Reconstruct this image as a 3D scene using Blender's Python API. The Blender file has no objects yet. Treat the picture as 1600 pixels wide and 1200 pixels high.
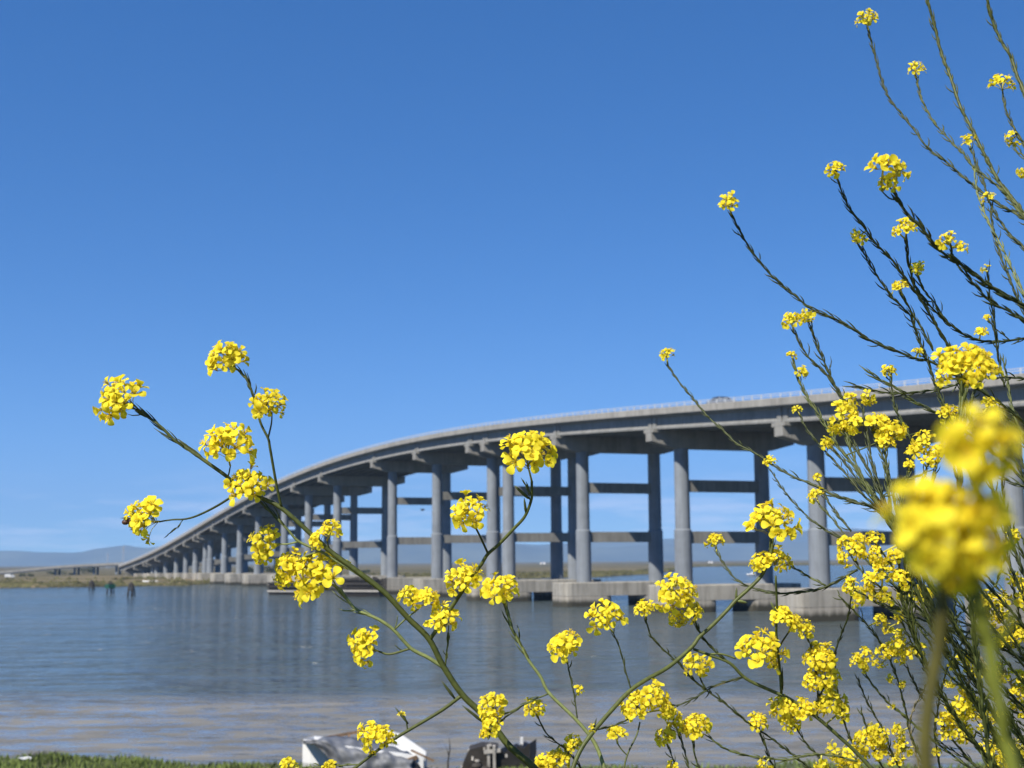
import bpy, math, random
import numpy as np
from mathutils import Vector, Matrix, Quaternion
R = math.radians
SC = bpy.context.scene
COL = SC.collection

# ------------------------------------------------------------------ camera
F = 2200.0                       # focal length in pixels of a 1600 px wide frame
EYE = np.array((0.0, 0.0, 7.6))
PITCH = math.atan(277.0 / F)
ROLL = 0.008
_f = np.array((0, math.cos(PITCH), math.sin(PITCH)))
_r0 = np.array((1.0, 0, 0)); _u0 = np.array((0, -math.sin(PITCH), math.cos(PITCH)))
_r = math.cos(ROLL) * _r0 - math.sin(ROLL) * _u0
_u = math.cos(ROLL) * _u0 + math.sin(ROLL) * _r0
cam_d = bpy.data.cameras.new("camera"); cam = bpy.data.objects.new("camera", cam_d); COL.objects.link(cam)
cam.matrix_world = Matrix(((_r[0], _u[0], -_f[0], EYE[0]), (_r[1], _u[1], -_f[1], EYE[1]), (_r[2], _u[2], -_f[2], EYE[2]), (0, 0, 0, 1)))
cam_d.sensor_width = 36.0; cam_d.lens = 36.0 * F / 1600.0
cam_d.clip_start = 0.02; cam_d.clip_end = 60000
cam_d.dof.use_dof = True; cam_d.dof.focus_distance = 1.2; cam_d.dof.aperture_fstop = 23.0
SC.camera = cam

def ray(x, y):
    return _f + (x - 800) / F * _r - (y - 600) / F * _u
def at(x, y, depth):                     # point seen at pixel (x, y), 'depth' metres along the view axis
    return EYE + ray(x, y) * depth
def ground(x, y, z=0.0):                 # where the view through a pixel meets a level plane
    d = ray(x, y); return EYE + d * ((z - EYE[2]) / d[2])
def hor(x):                              # horizon row
    return 877 - (x - 800) * ROLL

# ------------------------------------------------------------------ light
SUN_AZ = math.atan2(-.599, -.801); SUN_EL = R(46)
W = bpy.data.worlds.new("World"); SC.world = W; W.use_nodes = True
nt = W.node_tree; nt.nodes.clear()
wo = nt.nodes.new('ShaderNodeOutputWorld'); bg = nt.nodes.new('ShaderNodeBackground')
sky = nt.nodes.new('ShaderNodeTexSky'); sky.sky_type = 'NISHITA'; sky.sun_disc = False
sky.sun_elevation = SUN_EL; sky.sun_rotation = SUN_AZ % (2 * math.pi)
sky.altitude = 0; sky.air_density = 1.0; sky.dust_density = 0.0; sky.ozone_density = 6
bg.inputs[1].default_value = 0.098
# thin streaky cloud low over the horizon
tc = nt.nodes.new('ShaderNodeTexCoord'); mp = nt.nodes.new('ShaderNodeMapping'); mp.inputs['Scale'].default_value = (3.2, 3.2, 26)
nz = nt.nodes.new('ShaderNodeTexNoise'); nz.inputs['Scale'].default_value = 2.6; nz.inputs['Detail'].default_value = 7; nz.inputs['Roughness'].default_value = .6
nt.links.new(tc.outputs['Generated'], mp.inputs[0]); nt.links.new(mp.outputs[0], nz.inputs['Vector'])
cr = nt.nodes.new('ShaderNodeValToRGB'); cr.color_ramp.elements[0].position = .46; cr.color_ramp.elements[1].position = .62
nt.links.new(nz.outputs['Fac'], cr.inputs[0])
sp = nt.nodes.new('ShaderNodeSeparateXYZ'); nt.links.new(tc.outputs['Generated'], sp.inputs[0])
band = nt.nodes.new('ShaderNodeValToRGB'); e = band.color_ramp.elements
e[0].position = .0; e[0].color = (.5, .5, .5, 1); e[1].position = .075; e[1].color = (0, 0, 0, 1); e.new(.035).color = (.8, .8, .8, 1); e.new(.058).color = (.18, .18, .18, 1)
nt.links.new(sp.outputs['Z'], band.inputs[0])
mu = nt.nodes.new('ShaderNodeMath'); mu.operation = 'MULTIPLY'; nt.links.new(cr.outputs[0], mu.inputs[0]); nt.links.new(band.outputs[0], mu.inputs[1])
mu2 = nt.nodes.new('ShaderNodeMath'); mu2.operation = 'MULTIPLY'; mu2.inputs[1].default_value = .5; nt.links.new(mu.outputs[0], mu2.inputs[0])
mx = nt.nodes.new('ShaderNodeMixRGB'); mx.inputs[2].default_value = (10.0, 9.6, 10.6, 1)
# clear spring air: sample the sky a little above each direction (no yellow rim at the horizon) and deepen its blue
va = nt.nodes.new('ShaderNodeVectorMath'); va.operation = 'ADD'; va.operation = 'MULTIPLY_ADD'; va.inputs[1].default_value = (1, 1, 1.6); va.inputs[2].default_value = (0, 0, .06); nt.links.new(tc.outputs['Generated'], va.inputs[0])
vn = nt.nodes.new('ShaderNodeVectorMath'); vn.operation = 'NORMALIZE'; nt.links.new(va.outputs[0], vn.inputs[0]); nt.links.new(vn.outputs[0], sky.inputs['Vector'])
hs = nt.nodes.new('ShaderNodeHueSaturation'); hs.inputs['Hue'].default_value = .507; hs.inputs['Saturation'].default_value = 1.27; hs.inputs['Value'].default_value = 1.0; nt.links.new(sky.outputs[0], hs.inputs['Color'])
nt.links.new(mu2.outputs[0], mx.inputs[0]); nt.links.new(hs.outputs[0], mx.inputs[1])
nt.links.new(mx.outputs[0], bg.inputs[0]); nt.links.new(bg.outputs[0], wo.inputs[0])
sl = bpy.data.lights.new("sun", 'SUN'); sl.energy = 5.0; sl.angle = R(.5); sl.color = (1.0, .94, .83)
so = bpy.data.objects.new("sun", sl); COL.objects.link(so)
SDIR = Vector((math.sin(SUN_AZ) * math.cos(SUN_EL), math.cos(SUN_AZ) * math.cos(SUN_EL), math.sin(SUN_EL)))
so.rotation_euler = SDIR.to_track_quat('Z', 'Y').to_euler(); so.location = (-20, -30, 60)
vs = SC.view_settings; vs.view_transform = 'Standard'; vs.look = 'None'; vs.gamma = 1; vs.exposure = 0.70
SC.cycles.volume_bounces = 0; SC.cycles.max_bounces = 6; SC.cycles.volume_step_rate = 5
SC.cycles.use_denoising = True; SC.cycles.sample_clamp_direct = 5.0; SC.cycles.sample_clamp_indirect = 4.0

# ------------------------------------------------------------------ materials
def nodes(name):
    m = bpy.data.materials.new(name); m.use_nodes = True
    t = m.node_tree; b = t.nodes['Principled BSDF']
    return m, t, b
def link(t, a, b): t.links.new(a, b)
def noise(t, scale, detail=4, rough=.55, vec=None, stretch=None, coord='Position'):
    g = t.nodes.new('ShaderNodeNewGeometry') if coord == 'Position' else t.nodes.new('ShaderNodeTexCoord')
    out = g.outputs['Position'] if coord == 'Position' else g.outputs[coord]
    n = t.nodes.new('ShaderNodeTexNoise'); n.inputs['Scale'].default_value = scale; n.inputs['Detail'].default_value = detail; n.inputs['Roughness'].default_value = rough
    if stretch:
        mpn = t.nodes.new('ShaderNodeMapping'); mpn.inputs['Scale'].default_value = stretch; link(t, out, mpn.inputs[0]); out = mpn.outputs[0]
    link(t, out, n.inputs['Vector'])
    return n.outputs['Fac']
def ramp(t, fac, stops):
    c = t.nodes.new('ShaderNodeValToRGB'); el = c.color_ramp.elements
    el[0].position = stops[0][0]; el[0].color = (*stops[0][1], 1)
    el[1].position = stops[-1][0]; el[1].color = (*stops[-1][1], 1)
    for p, col in stops[1:-1]: el.new(p).color = (*col, 1)
    link(t, fac, c.inputs[0]); return c.outputs[0]
def mix(t, fac, a, b, mode='MIX'):
    m = t.nodes.new('ShaderNodeMixRGB'); m.blend_type = mode
    for i, v in ((0, fac), (1, a), (2, b)):
        if isinstance(v, (int, float)): m.inputs[i].default_value = v
        elif isinstance(v, tuple): m.inputs[i].default_value = (*v, 1)
        else: link(t, v, m.inputs[i])
    return m.outputs[0]
def bump(t, b, h, strength, dist):
    n = t.nodes.new('ShaderNodeBump'); n.inputs['Strength'].default_value = strength; n.inputs['Distance'].default_value = dist
    link(t, h, n.inputs['Height']); link(t, n.outputs[0], b.inputs['Normal'])
def flat(name, c, rough=.6, var=.35, scale=3.0, metal=0.0, spec=.4, coord='Position'):
    m, t, b = nodes(name)
    f = noise(t, scale, coord=coord)
    lo = tuple(x * (1 - var) for x in c); hi = tuple(min(1, x * (1 + var)) for x in c)
    link(t, ramp(t, f, [(.3, lo), (.7, hi)]), b.inputs['Base Color'])
    b.inputs['Roughness'].default_value = rough; b.inputs['Metallic'].default_value = metal; b.inputs['Specular IOR Level'].default_value = spec
    return m
def concrete(name, c, streak=.35, tide=False):
    m, t, b = nodes(name)
    f1 = noise(t, .35, 6, .65); f2 = noise(t, 1.0, 5, .6, stretch=(1.6, 1.6, .12)); f3 = noise(t, 6, 3)
    base = ramp(t, f1, [(.3, tuple(x * .82 for x in c)), (.7, tuple(min(1, x * 1.12) for x in c))])
    base = mix(t, streak, base, ramp(t, f2, [(.35, (.30, .28, .25)), (.58, (1, 1, 1))]), 'MULTIPLY')
    base = mix(t, .25, base, ramp(t, f3, [(.3, (.7, .7, .7)), (.7, (1, 1, 1))]), 'MULTIPLY')
    if tide:
        g = t.nodes.new('ShaderNodeNewGeometry'); s = t.nodes.new('ShaderNodeSeparateXYZ'); link(t, g.outputs['Position'], s.inputs[0])
        a = t.nodes.new('ShaderNodeMath'); a.operation = 'MULTIPLY_ADD'; a.inputs[1].default_value = 1.1; link(t, f2, a.inputs[0]); link(t, s.outputs['Z'], a.inputs[2])
        base = mix(t, ramp(t, a.outputs[0], [(.0, (1, 1, 1)), (1, (0, 0, 0))]), base, base)
        mr = t.nodes.new('ShaderNodeMapRange'); mr.inputs[1].default_value = 1.25; mr.inputs[2].default_value = 1.9; link(t, a.outputs[0], mr.inputs[0])
        base = mix(t, mr.outputs[0], (.045, .042, .03), base)
    link(t, base, b.inputs['Base Color']); b.inputs['Roughness'].default_value = .85; b.inputs['Specular IOR Level'].default_value = .25
    bump(t, b, f3, .25, .02)
    return m
M = {}
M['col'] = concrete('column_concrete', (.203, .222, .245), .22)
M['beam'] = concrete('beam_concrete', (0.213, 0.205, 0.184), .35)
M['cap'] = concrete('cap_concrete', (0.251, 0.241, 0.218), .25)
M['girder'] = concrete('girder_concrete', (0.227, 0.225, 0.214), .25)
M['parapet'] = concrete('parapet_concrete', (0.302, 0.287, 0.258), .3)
M['foot'] = concrete('footing_concrete', (0.344, 0.316, 0.268), .45, tide=True)
M['strut'] = concrete('strut_concrete', (0.338, 0.316, 0.272), .5, tide=True)
M['rail'] = flat('rail_metal', (.55, .56, .57), .45, .1, 2, .3)
M['asphalt'] = flat('road_surface', (.10, .10, .10), .9, .2, .8)
M['timber'] = flat('weathered_timber', (.030, .026, .022), .85, .5, 2.5)
M['wood'] = flat('brown_wood', (.16, .10, .055), .8, .45, 5)
M['greyboard'] = flat('grey_board', (.30, .28, .25), .8, .35, 6)
M['blackhull'] = flat('black_hull', (.018, .017, .016), .6, .4, 3)
M['white'] = flat('white_paint', (.60, .60, .585), .45, .06, 2)
M['greenpaint'] = flat('green_paint', (.012, .065, .04), .5, .2, 3)
M['tarp'] = flat('grey_tarp', (.13, .135, .145), .6, .35, 2.2, 0, .3)
M['litter'] = flat('litter', (.40, .41, .40), .6, .1, 4)
M['carpaint'] = flat('silver_paint', (.30, .31, .32), .3, .05, 2, .5)
M['glass'] = flat('dark_glass', (.02, .025, .03), .08, .1, 2, 0, .8)
M['rubber'] = flat('black_rubber', (.02, .02, .02), .8, .1, 3)
M['bird'] = flat('dark_feathers', (.04, .04, .045), .8, .3, 20)
M['insect'] = flat('brown_insect', (.06, .022, .01), .5, .4, 400)
M['wing'] = flat('insect_wing', (.25, .22, .18), .3, .1, 200)
M['shrub'] = flat('shrub_leaves', (.035, .048, .020), .8, .5, .6)
M['trunk'] = flat('bark', (.10, .08, .06), .9, .3, 3)
M['steel'] = flat('grey_steel', (.35, .37, .40), .5, .1, 2, .5)
M['farwall'] = flat('pale_wall', (.75, .74, .70), .8, .08, 1)
M['roof'] = flat('grey_roof', (.28, .26, .25), .8, .1, 1)

def plant_mat(name, c, var, rough=.5, trans=.0, tcol=None, scale=260.0):
    m, t, b = nodes(name)
    f = noise(t, scale, 3, .5)
    oi = t.nodes.new('ShaderNodeObjectInfo')
    base = ramp(t, f, [(.28, tuple(x * (1 - var) for x in c)), (.72, tuple(min(1, x * (1 + var)) for x in c))])
    v = t.nodes.new('ShaderNodeMapRange'); v.inputs[3].default_value = .86; v.inputs[4].default_value = 1.08; link(t, oi.outputs['Random'], v.inputs[0])
    hs = t.nodes.new('ShaderNodeHueSaturation'); link(t, v.outputs[0], hs.inputs['Value']); link(t, base, hs.inputs['Color'])
    link(t, hs.outputs[0], b.inputs['Base Color']); b.inputs['Roughness'].default_value = rough; b.inputs['Specular IOR Level'].default_value = .3
    if trans:
        tr = t.nodes.new('ShaderNodeBsdfTranslucent'); tr.inputs[0].default_value = (*tcol, 1)
        ms = t.nodes.new('ShaderNodeMixShader'); ms.inputs[0].default_value = trans
        link(t, b.outputs[0], ms.inputs[1]); link(t, tr.outputs[0], ms.inputs[2])
        link(t, ms.outputs[0], t.nodes['Material Output'].inputs[0])
    return m
M['petal'] = plant_mat('yellow_petal', (.92, .78, .040), .05, .7, .5, (.94, .78, .022), 300)
M['stamen'] = plant_mat('stamen', (.62, .42, .02), .2)
M['stalk'] = plant_mat('flower_stalk', (.36, .33, .06), .25)
M['bud'] = plant_mat('green_bud', (.42, .40, .06), .25)
M['darkstem'] = plant_mat('dark_green_stem', (.046, .056, .015), .35, .5, .12, (.10, .14, .02))
M['midstem'] = plant_mat('olive_green_stem', (.075, .088, .021), .3, .5, .1, (.14, .17, .03))
M['lightstem'] = plant_mat('pale_green_stem', (.17, .195, .065), .25, .5, .1, (.2, .24, .06))
M['drystem'] = plant_mat('dry_stem', (.26, .22, .12), .3)
M['neartstem'] = plant_mat('soft_green_stem', (.13, .145, .016), .35, .5, .15, (.2, .25, .02), 120)
M['neardark'] = plant_mat('dark_brown_green_stem', (.070, .062, .008), .4, .5, .1, (.1, .1, .02), 120)

# ------------------------------------------------------------------ mesh helpers
class MB:
    def __init__(s): s.v = []; s.f = []; s.m = []; s.n = 0
    def add(s, v, f, mi=0):
        v = [tuple(map(float, p)) for p in v]
        s.v += v; s.f += [tuple(i + s.n for i in q) for q in f]; s.m += [mi] * len(f); s.n += len(v); return s
    def box(s, lo, hi, mi=0):
        x0, y0, z0 = lo; x1, y1, z1 = hi
        return s.add([(x0, y0, z0), (x1, y0, z0), (x1, y1, z0), (x0, y1, z0), (x0, y0, z1), (x1, y0, z1), (x1, y1, z1), (x0, y1, z1)],
                     [(3, 2, 1, 0), (4, 5, 6, 7), (0, 1, 5, 4), (1, 2, 6, 5), (2, 3, 7, 6), (3, 0, 4, 7)], mi)
    def bar(s, a, b, w, h, mi=0, up=(0, 0, 1)):
        a = Vector(a); b = Vector(b); d = (b - a).normalized(); u = Vector(up)
        if abs(d.dot(u)) > .98: u = Vector((1, 0, 0))
        sd = d.cross(u).normalized() * (w / 2); tp = sd.cross(d).normalized() * (h / 2)
        v = [a - sd - tp, a + sd - tp, a + sd + tp, a - sd + tp, b - sd - tp, b + sd - tp, b + sd + tp, b - sd + tp]
        return s.add(v, [(3, 2, 1, 0), (4, 5, 6, 7), (0, 1, 5, 4), (1, 2, 6, 5), (2, 3, 7, 6), (3, 0, 4, 7)], mi)
    def tube(s, pts, rad, sides=6, mi=0, cap=True):
        pts = [Vector(p) for p in pts]; n = len(pts)
        if not hasattr(rad, '__len__'): rad = [rad] * n
        up = Vector((.13, .31, .94)); V = []; ref = None
        for i in range(n):
            d = (pts[min(i + 1, n - 1)] - pts[max(i - 1, 0)])
            d = d.normalized() if d.length > 1e-9 else Vector((0, 0, 1))
            if ref is None: ref = d.orthogonal().normalized()
            ref = (ref - d * ref.dot(d)); ref = ref.normalized() if ref.length > 1e-6 else d.orthogonal().normalized()
            bn = d.cross(ref)
            for k in range(sides):
                a = 2 * math.pi * k / sides
                V.append(pts[i] + (ref * math.cos(a) + bn * math.sin(a)) * rad[i])
        Fc = [(i * sides + k, i * sides + (k + 1) % sides, (i + 1) * sides + (k + 1) % sides, (i + 1) * sides + k) for i in range(n - 1) for k in range(sides)]
        if cap: Fc += [tuple(range(sides - 1, -1, -1)), tuple((n - 1) * sides + k for k in range(sides))]
        return s.add(V, Fc, mi)
    def ellipsoid(s, c, r, mi=0, nu=8, nv=5, rot=None):
        V = [(0, 0, -1)] ; 
        for j in range(1, nv):
            t = -math.pi / 2 + math.pi * j / nv
            V += [(math.cos(t) * math.cos(2 * math.pi * k / nu), math.cos(t) * math.sin(2 * math.pi * k / nu), math.sin(t)) for k in range(nu)]
        V.append((0, 0, 1)); P = []
        for p in V:
            q = Vector((p[0] * r[0], p[1] * r[1], p[2] * r[2]))
            if rot is not None: q = rot @ q
            P.append(q + Vector(c))
        Fc = [(0, 1 + (k + 1) % nu, 1 + k) for k in range(nu)]
        for j in range(nv - 2):
            Fc += [(1 + j * nu + k, 1 + j * nu + (k + 1) % nu, 1 + (j + 1) * nu + (k + 1) % nu, 1 + (j + 1) * nu + k) for k in range(nu)]
        l = len(V) - 1
        Fc += [(1 + (nv - 2) * nu + k, 1 + (nv - 2) * nu + (k + 1) % nu, l) for k in range(nu)]
        return s.add(P, Fc, mi)
    def mesh(s, name, mats, smooth=False, origin=(0, 0, 0)):
        me = bpy.data.meshes.new(name); ox, oy, oz = origin
        me.from_pydata([(x - ox, y - oy, z - oz) for x, y, z in s.v], [], s.f)
        for m_ in (mats if isinstance(mats, (list, tuple)) else [mats]): me.materials.append(M[m_] if isinstance(m_, str) else m_)
        me.polygons.foreach_set('material_index', s.m)
        if smooth: me.polygons.foreach_set('use_smooth', [True] * len(s.f))
        me.update(); return me
    def build(s, name, mats, parent=None, smooth=False, origin=(0, 0, 0)):
        o = bpy.data.objects.new(name, s.mesh(name, mats, smooth, origin)); COL.objects.link(o)
        if parent is not None: o.parent = parent
        return o
def tag(o, label=None, cat=None, group=None, kind=None):
    if label: o['label'] = label
    if cat: o['category'] = cat
    if group: o['group'] = group
    if kind: o['kind'] = kind
    return o
def thing(name, label, cat, loc=(0, 0, 0), group=None, rz=0):
    o = bpy.data.objects.new(name, None); o.empty_display_size = .2; COL.objects.link(o); o.location = tuple(map(float, loc)); o.rotation_euler = (0, 0, rz)
    return tag(o, label, cat, group)
def lathe_col(mb, x, y, prof, sides=20, mi=0):        # prof: list of (z, r)
    V = []; n = len(prof)
    for z, r in prof: V += [(x + r * math.cos(2 * math.pi * (k + .5) / sides), y + r * math.sin(2 * math.pi * (k + .5) / sides), z) for k in range(sides)]
    Fc = [(i * sides + k, i * sides + (k + 1) % sides, (i + 1) * sides + (k + 1) % sides, (i + 1) * sides + k) for i in range(n - 1) for k in range(sides)]
    Fc += [tuple(range(sides - 1, -1, -1)), tuple((n - 1) * sides + k for k in range(sides))]
    return mb.add(V, Fc, mi)
def loft(mb, rings, mi=0, close=True):
    k = len(rings[0]); V = [p for r in rings for p in r]
    Fc = [(i * k + j, i * k + (j + 1) % k, (i + 1) * k + (j + 1) % k, (i + 1) * k + j) for i in range(len(rings) - 1) for j in range(k)]
    if close: Fc += [tuple(range(k - 1, -1, -1)), tuple((len(rings) - 1) * k + j for j in range(k))]
    return mb.add(V, Fc, mi)

# ------------------------------------------------------------------ setting: water
def make_water():
    m, t, b = nodes('bay_water')
    g = t.nodes.new('ShaderNodeNewGeometry'); s = t.nodes.new('ShaderNodeSeparateXYZ'); link(t, g.outputs['Position'], s.inputs[0])
    edge = noise(t, .05, 4, .6, stretch=(.5, 1.2, 1))
    a = t.nodes.new('ShaderNodeMath'); a.operation = 'MULTIPLY_ADD'; a.inputs[1].default_value = -22.0; link(t, edge, a.inputs[0]); link(t, s.outputs['Y'], a.inputs[2])
    sh = t.nodes.new('ShaderNodeMapRange'); sh.inputs[1].default_value = 66; sh.inputs[2].default_value = 76; sh.inputs[3].default_value = 1; sh.inputs[4].default_value = 0
    link(t, a.outputs[0], sh.inputs[0])
    patch = noise(t, .012, 4, .6, stretch=(.35, 1.6, 1))
    deep = ramp(t, patch, [(.3, (.046, .064, .066)), (.7, (.072, .086, .086))])
    # near shore at low tide: films of standing water between patches of wet mud
    film = noise(t, 1.0, 4, .6, stretch=(.55, .85, 1)); fm = t.nodes.new('ShaderNodeMapRange'); fm.inputs[1].default_value = .47; fm.inputs[2].default_value = .54; link(t, film, fm.inputs[0])
    mudf = t.nodes.new('ShaderNodeMath'); mudf.operation = 'MULTIPLY'; link(t, fm.outputs[0], mudf.inputs[0]); link(t, sh.outputs[0], mudf.inputs[1])
    mud = ramp(t, noise(t, .35, 4, .6, stretch=(.3, 1, 1)), [(.3, (.115, .112, .100)), (.7, (.205, .196, .176))])
    link(t, mix(t, sh.outputs[0], deep, mud), b.inputs['Base Color'])
    b.inputs['IOR'].default_value = 1.33
    rr = t.nodes.new('ShaderNodeMapRange'); rr.inputs[3].default_value = .12; rr.inputs[4].default_value = .6; link(t, mudf.outputs[0], rr.inputs[0]); link(t, rr.outputs[0], b.inputs['Roughness']); sv = t.nodes.new('ShaderNodeMapRange'); sv.inputs[3].default_value = .42; sv.inputs[4].default_value = .06; link(t, mudf.outputs[0], sv.inputs[0]); link(t, sv.outputs[0], b.inputs['Specular IOR Level'])
    w1 = noise(t, .62, 1.6, .5, stretch=(.55, 1.0, 1)); w2 = noise(t, 1.9, 2, .5, stretch=(.5, 1.0, 1)); w3 = noise(t, .09, 2, .5, stretch=(.5, 1, 1))
    h = t.nodes.new('ShaderNodeMath'); h.operation = 'MULTIPLY_ADD'; h.inputs[1].default_value = .22; link(t, w2, h.inputs[0]); link(t, w1, h.inputs[2])
    wm = noise(t, .27, 2, .5, stretch=(.4, 1.0, 1)); h3 = t.nodes.new('ShaderNodeMath'); h3.operation = 'MULTIPLY_ADD'; h3.inputs[1].default_value = 1.3; link(t, wm, h3.inputs[0]); link(t, h.outputs[0], h3.inputs[2]); h = h3
    # gusts: some stretches are rougher than others
    gu = noise(t, .022, 4, .6, stretch=(.25, 1.2, 1)); gm = t.nodes.new('ShaderNodeMapRange'); gm.inputs[1].default_value = .35; gm.inputs[2].default_value = .65; gm.inputs[3].default_value = .75; gm.inputs[4].default_value = 1.25; link(t, gu, gm.inputs[0])
    g2 = noise(t, .11, 5, .65, stretch=(.35, 1.1, 1)); gm2 = t.nodes.new('ShaderNodeMapRange'); gm2.inputs[1].default_value = .38; gm2.inputs[2].default_value = .62; gm2.inputs[3].default_value = .7; gm2.inputs[4].default_value = 1.5; link(t, g2, gm2.inputs[0])
    gp = t.nodes.new('ShaderNodeMath'); gp.operation = 'MULTIPLY'; link(t, gm.outputs[0], gp.inputs[0]); link(t, gm2.outputs[0], gp.inputs[1])
    hm = t.nodes.new('ShaderNodeMath'); hm.operation = 'MULTIPLY'; link(t, h.outputs[0], hm.inputs[0]); link(t, gp.outputs[0], hm.inputs[1])
    n = t.nodes.new('ShaderNodeBump'); n.inputs['Strength'].default_value = 1.0
    dd = t.nodes.new('ShaderNodeMapRange'); dd.inputs[3].default_value = 1.15; dd.inputs[4].default_value = .13; link(t, sh.outputs[0], dd.inputs[0]); link(t, dd.outputs[0], n.inputs['Distance'])
    link(t, hm.outputs[0], n.inputs['Height']); link(t, n.outputs[0], b.inputs['Normal'])
    return m
M['water'] = make_water()
mb = MB(); mb.add([(-16000, 40, 0), (16000, 40, 0), (16000, 16000, 0), (-16000, 16000, 0)], [(0, 1, 2, 3)])
tag(mb.build('water', 'water'), kind='structure')

# near bank the camera stands on
def grass_mat():
    m, t, b = nodes('bank_ground')
    c = ramp(t, noise(t, .6, 5, .6), [(.3, (.045, .060, .018)), (.55, (.075, .085, .028)), (.75, (.12, .10, .055))])
    link(t, c, b.inputs['Base Color']); b.inputs['Roughness'].default_value = .9
    bump(t, b, noise(t, 6, 4), .6, .08)
    return m
M['bank'] = grass_mat()
def bank_z(x, y):
    base = 6.0 if y < 2 else 6.0 + (0.45 - 6.0) * min(1, (y - 2) / 44.0)
    crest = .28 + .45 / (1 + math.exp((x + 11) / 1.6)) + .075 * math.sin(x * .7 + .5) + .05 * math.sin(x * 1.9 + 1)
    if y > 42: base = base * max(0, (47 - y) / 5) + crest * min(1, (y - 42) / 5) if y < 47 else crest
    if y > 51.5: base = crest - (y - 51.5) * .35
    return base
mb = MB(); xs = np.linspace(-70, 70, 141); ys = np.concatenate([np.linspace(-25, 40, 27), np.linspace(41, 58, 35)])
V = [(x, y, bank_z(x, y)) for y in ys for x in xs]; nx = len(xs)
mb.add(V, [(j * nx + i, j * nx + i + 1, (j + 1) * nx + i + 1, (j + 1) * nx + i) for j in range(len(ys) - 1) for i in range(nx - 1)])
tag(mb.build('ground', 'bank', smooth=True), kind='structure')
M['grass'] = flat('shore_grass', (.098, .132, .026), .8, .55, .9)
rg = random.Random(5); mb = MB()
for i in range(26000):
    x = rg.uniform(-26, 26); y = rg.uniform(46.5, 53.2); z = bank_z(x, y)
    if z < .05 or (x > -7.5 and rg.random() < .45): continue
    h = rg.uniform(.08, .24) * (1.1 if x < -7 else .75) * (.6 + .8 * (.5 + .5 * math.sin(x * 1.7) * math.sin(y * 2.1 + x * .4))); a = rg.uniform(0, 6.28); w = rg.uniform(.018, .04); l = rg.uniform(-.14, .14); l2 = rg.uniform(-.1, .1)
    ca, sa = math.cos(a) * w, math.sin(a) * w
    mb.add([(x - ca, y - sa, z - .02), (x + ca, y + sa, z - .02), (x + l * .4 + ca * .7, y + l2 * .4 + sa * .7, z + h * .6), (x + l, y + l2, z + h), (x + l * .4 - ca * .7, y + l2 * .4 - sa * .7, z + h * .6)], [(0, 1, 2, 4), (4, 2, 3)])
tag(mb.build('grass', 'grass'), 'green grass fringe growing along the near shore', 'grass', kind='stuff')

# far marsh: one sheet beyond the water, shoreline traced on the water plane
def marsh_mat():
    m, t, b = nodes('salt_marsh')
    f = noise(t, .012, 6, .65, stretch=(.6, 1.4, 1)); f2 = noise(t, .10, 5, .65)
    c = ramp(t, f, [(.30, (.045, .050, .020)), (.46, (.085, .080, .038)), (.55, (.21, .165, .092)), (.63, (.11, .095, .05)), (.75, (.055, .06, .024))])
    c = mix(t, .55, c, ramp(t, f2, [(.3, (.45, .45, .42)), (.65, (1, 1, 1))]), 'MULTIPLY')
    link(t, c, b.inputs['Base Color']); b.inputs['Roughness'].default_value = .95; b.inputs['Specular IOR Level'].default_value = .1
    return m
M['marsh'] = marsh_mat()
shore_px = [(-420, 922), (-150, 919.5), (0, 918.5), (60, 918), (150, 917), (235, 915.5), (290, 915), (330, 912), (420, 909), (560, 907), (700, 905.5), (820, 904), (930, 902), (1010, 897.5), (1052, 893), (1075, 886.5), (1180, 884), (1330, 883), (1600, 882), (2100, 881)]
rs = random.Random(3)
shore = [];
for (a, b_) in zip(shore_px[:-1], shore_px[1:]):
    for k in range(6):
        f = k / 6; q = ground(a[0] + (b_[0] - a[0]) * f, a[1] + (b_[1] - a[1]) * f + rs.uniform(-.25, .25)); shore.append((q[0], q[1]))
q = ground(*shore_px[-1]); shore.append((q[0], q[1]))
def marsh_z(d): return .55 + .5 * min(1, max(0, (d) / 60))
mb = MB(); rings = []
rows = [(0, -.4), (3, .45), (14, .8), (40, 1.0), (110, 1.15), (300, 1.25), (900, 1.3), (3000, 1.3), (13000, 1.3)]
for off, z in rows:
    rng2 = random.Random(int(off) + 1)
    rings.append([(x * (1 + off / math.hypot(x, y)), y * (1 + off / math.hypot(x, y)), z + (rng2.uniform(-.25, .35) if 3 < off < 300 else 0)) for x, y in shore])
k = len(shore); V = [p for r in rings for p in r]
mb.add(V, [(i * k + j, i * k + j + 1, (i + 1) * k + j + 1, (i + 1) * k + j) for i in range(len(rings) - 1) for j in range(k - 1)])
tag(mb.build('land', 'marsh', smooth=True), kind='structure')

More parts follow.
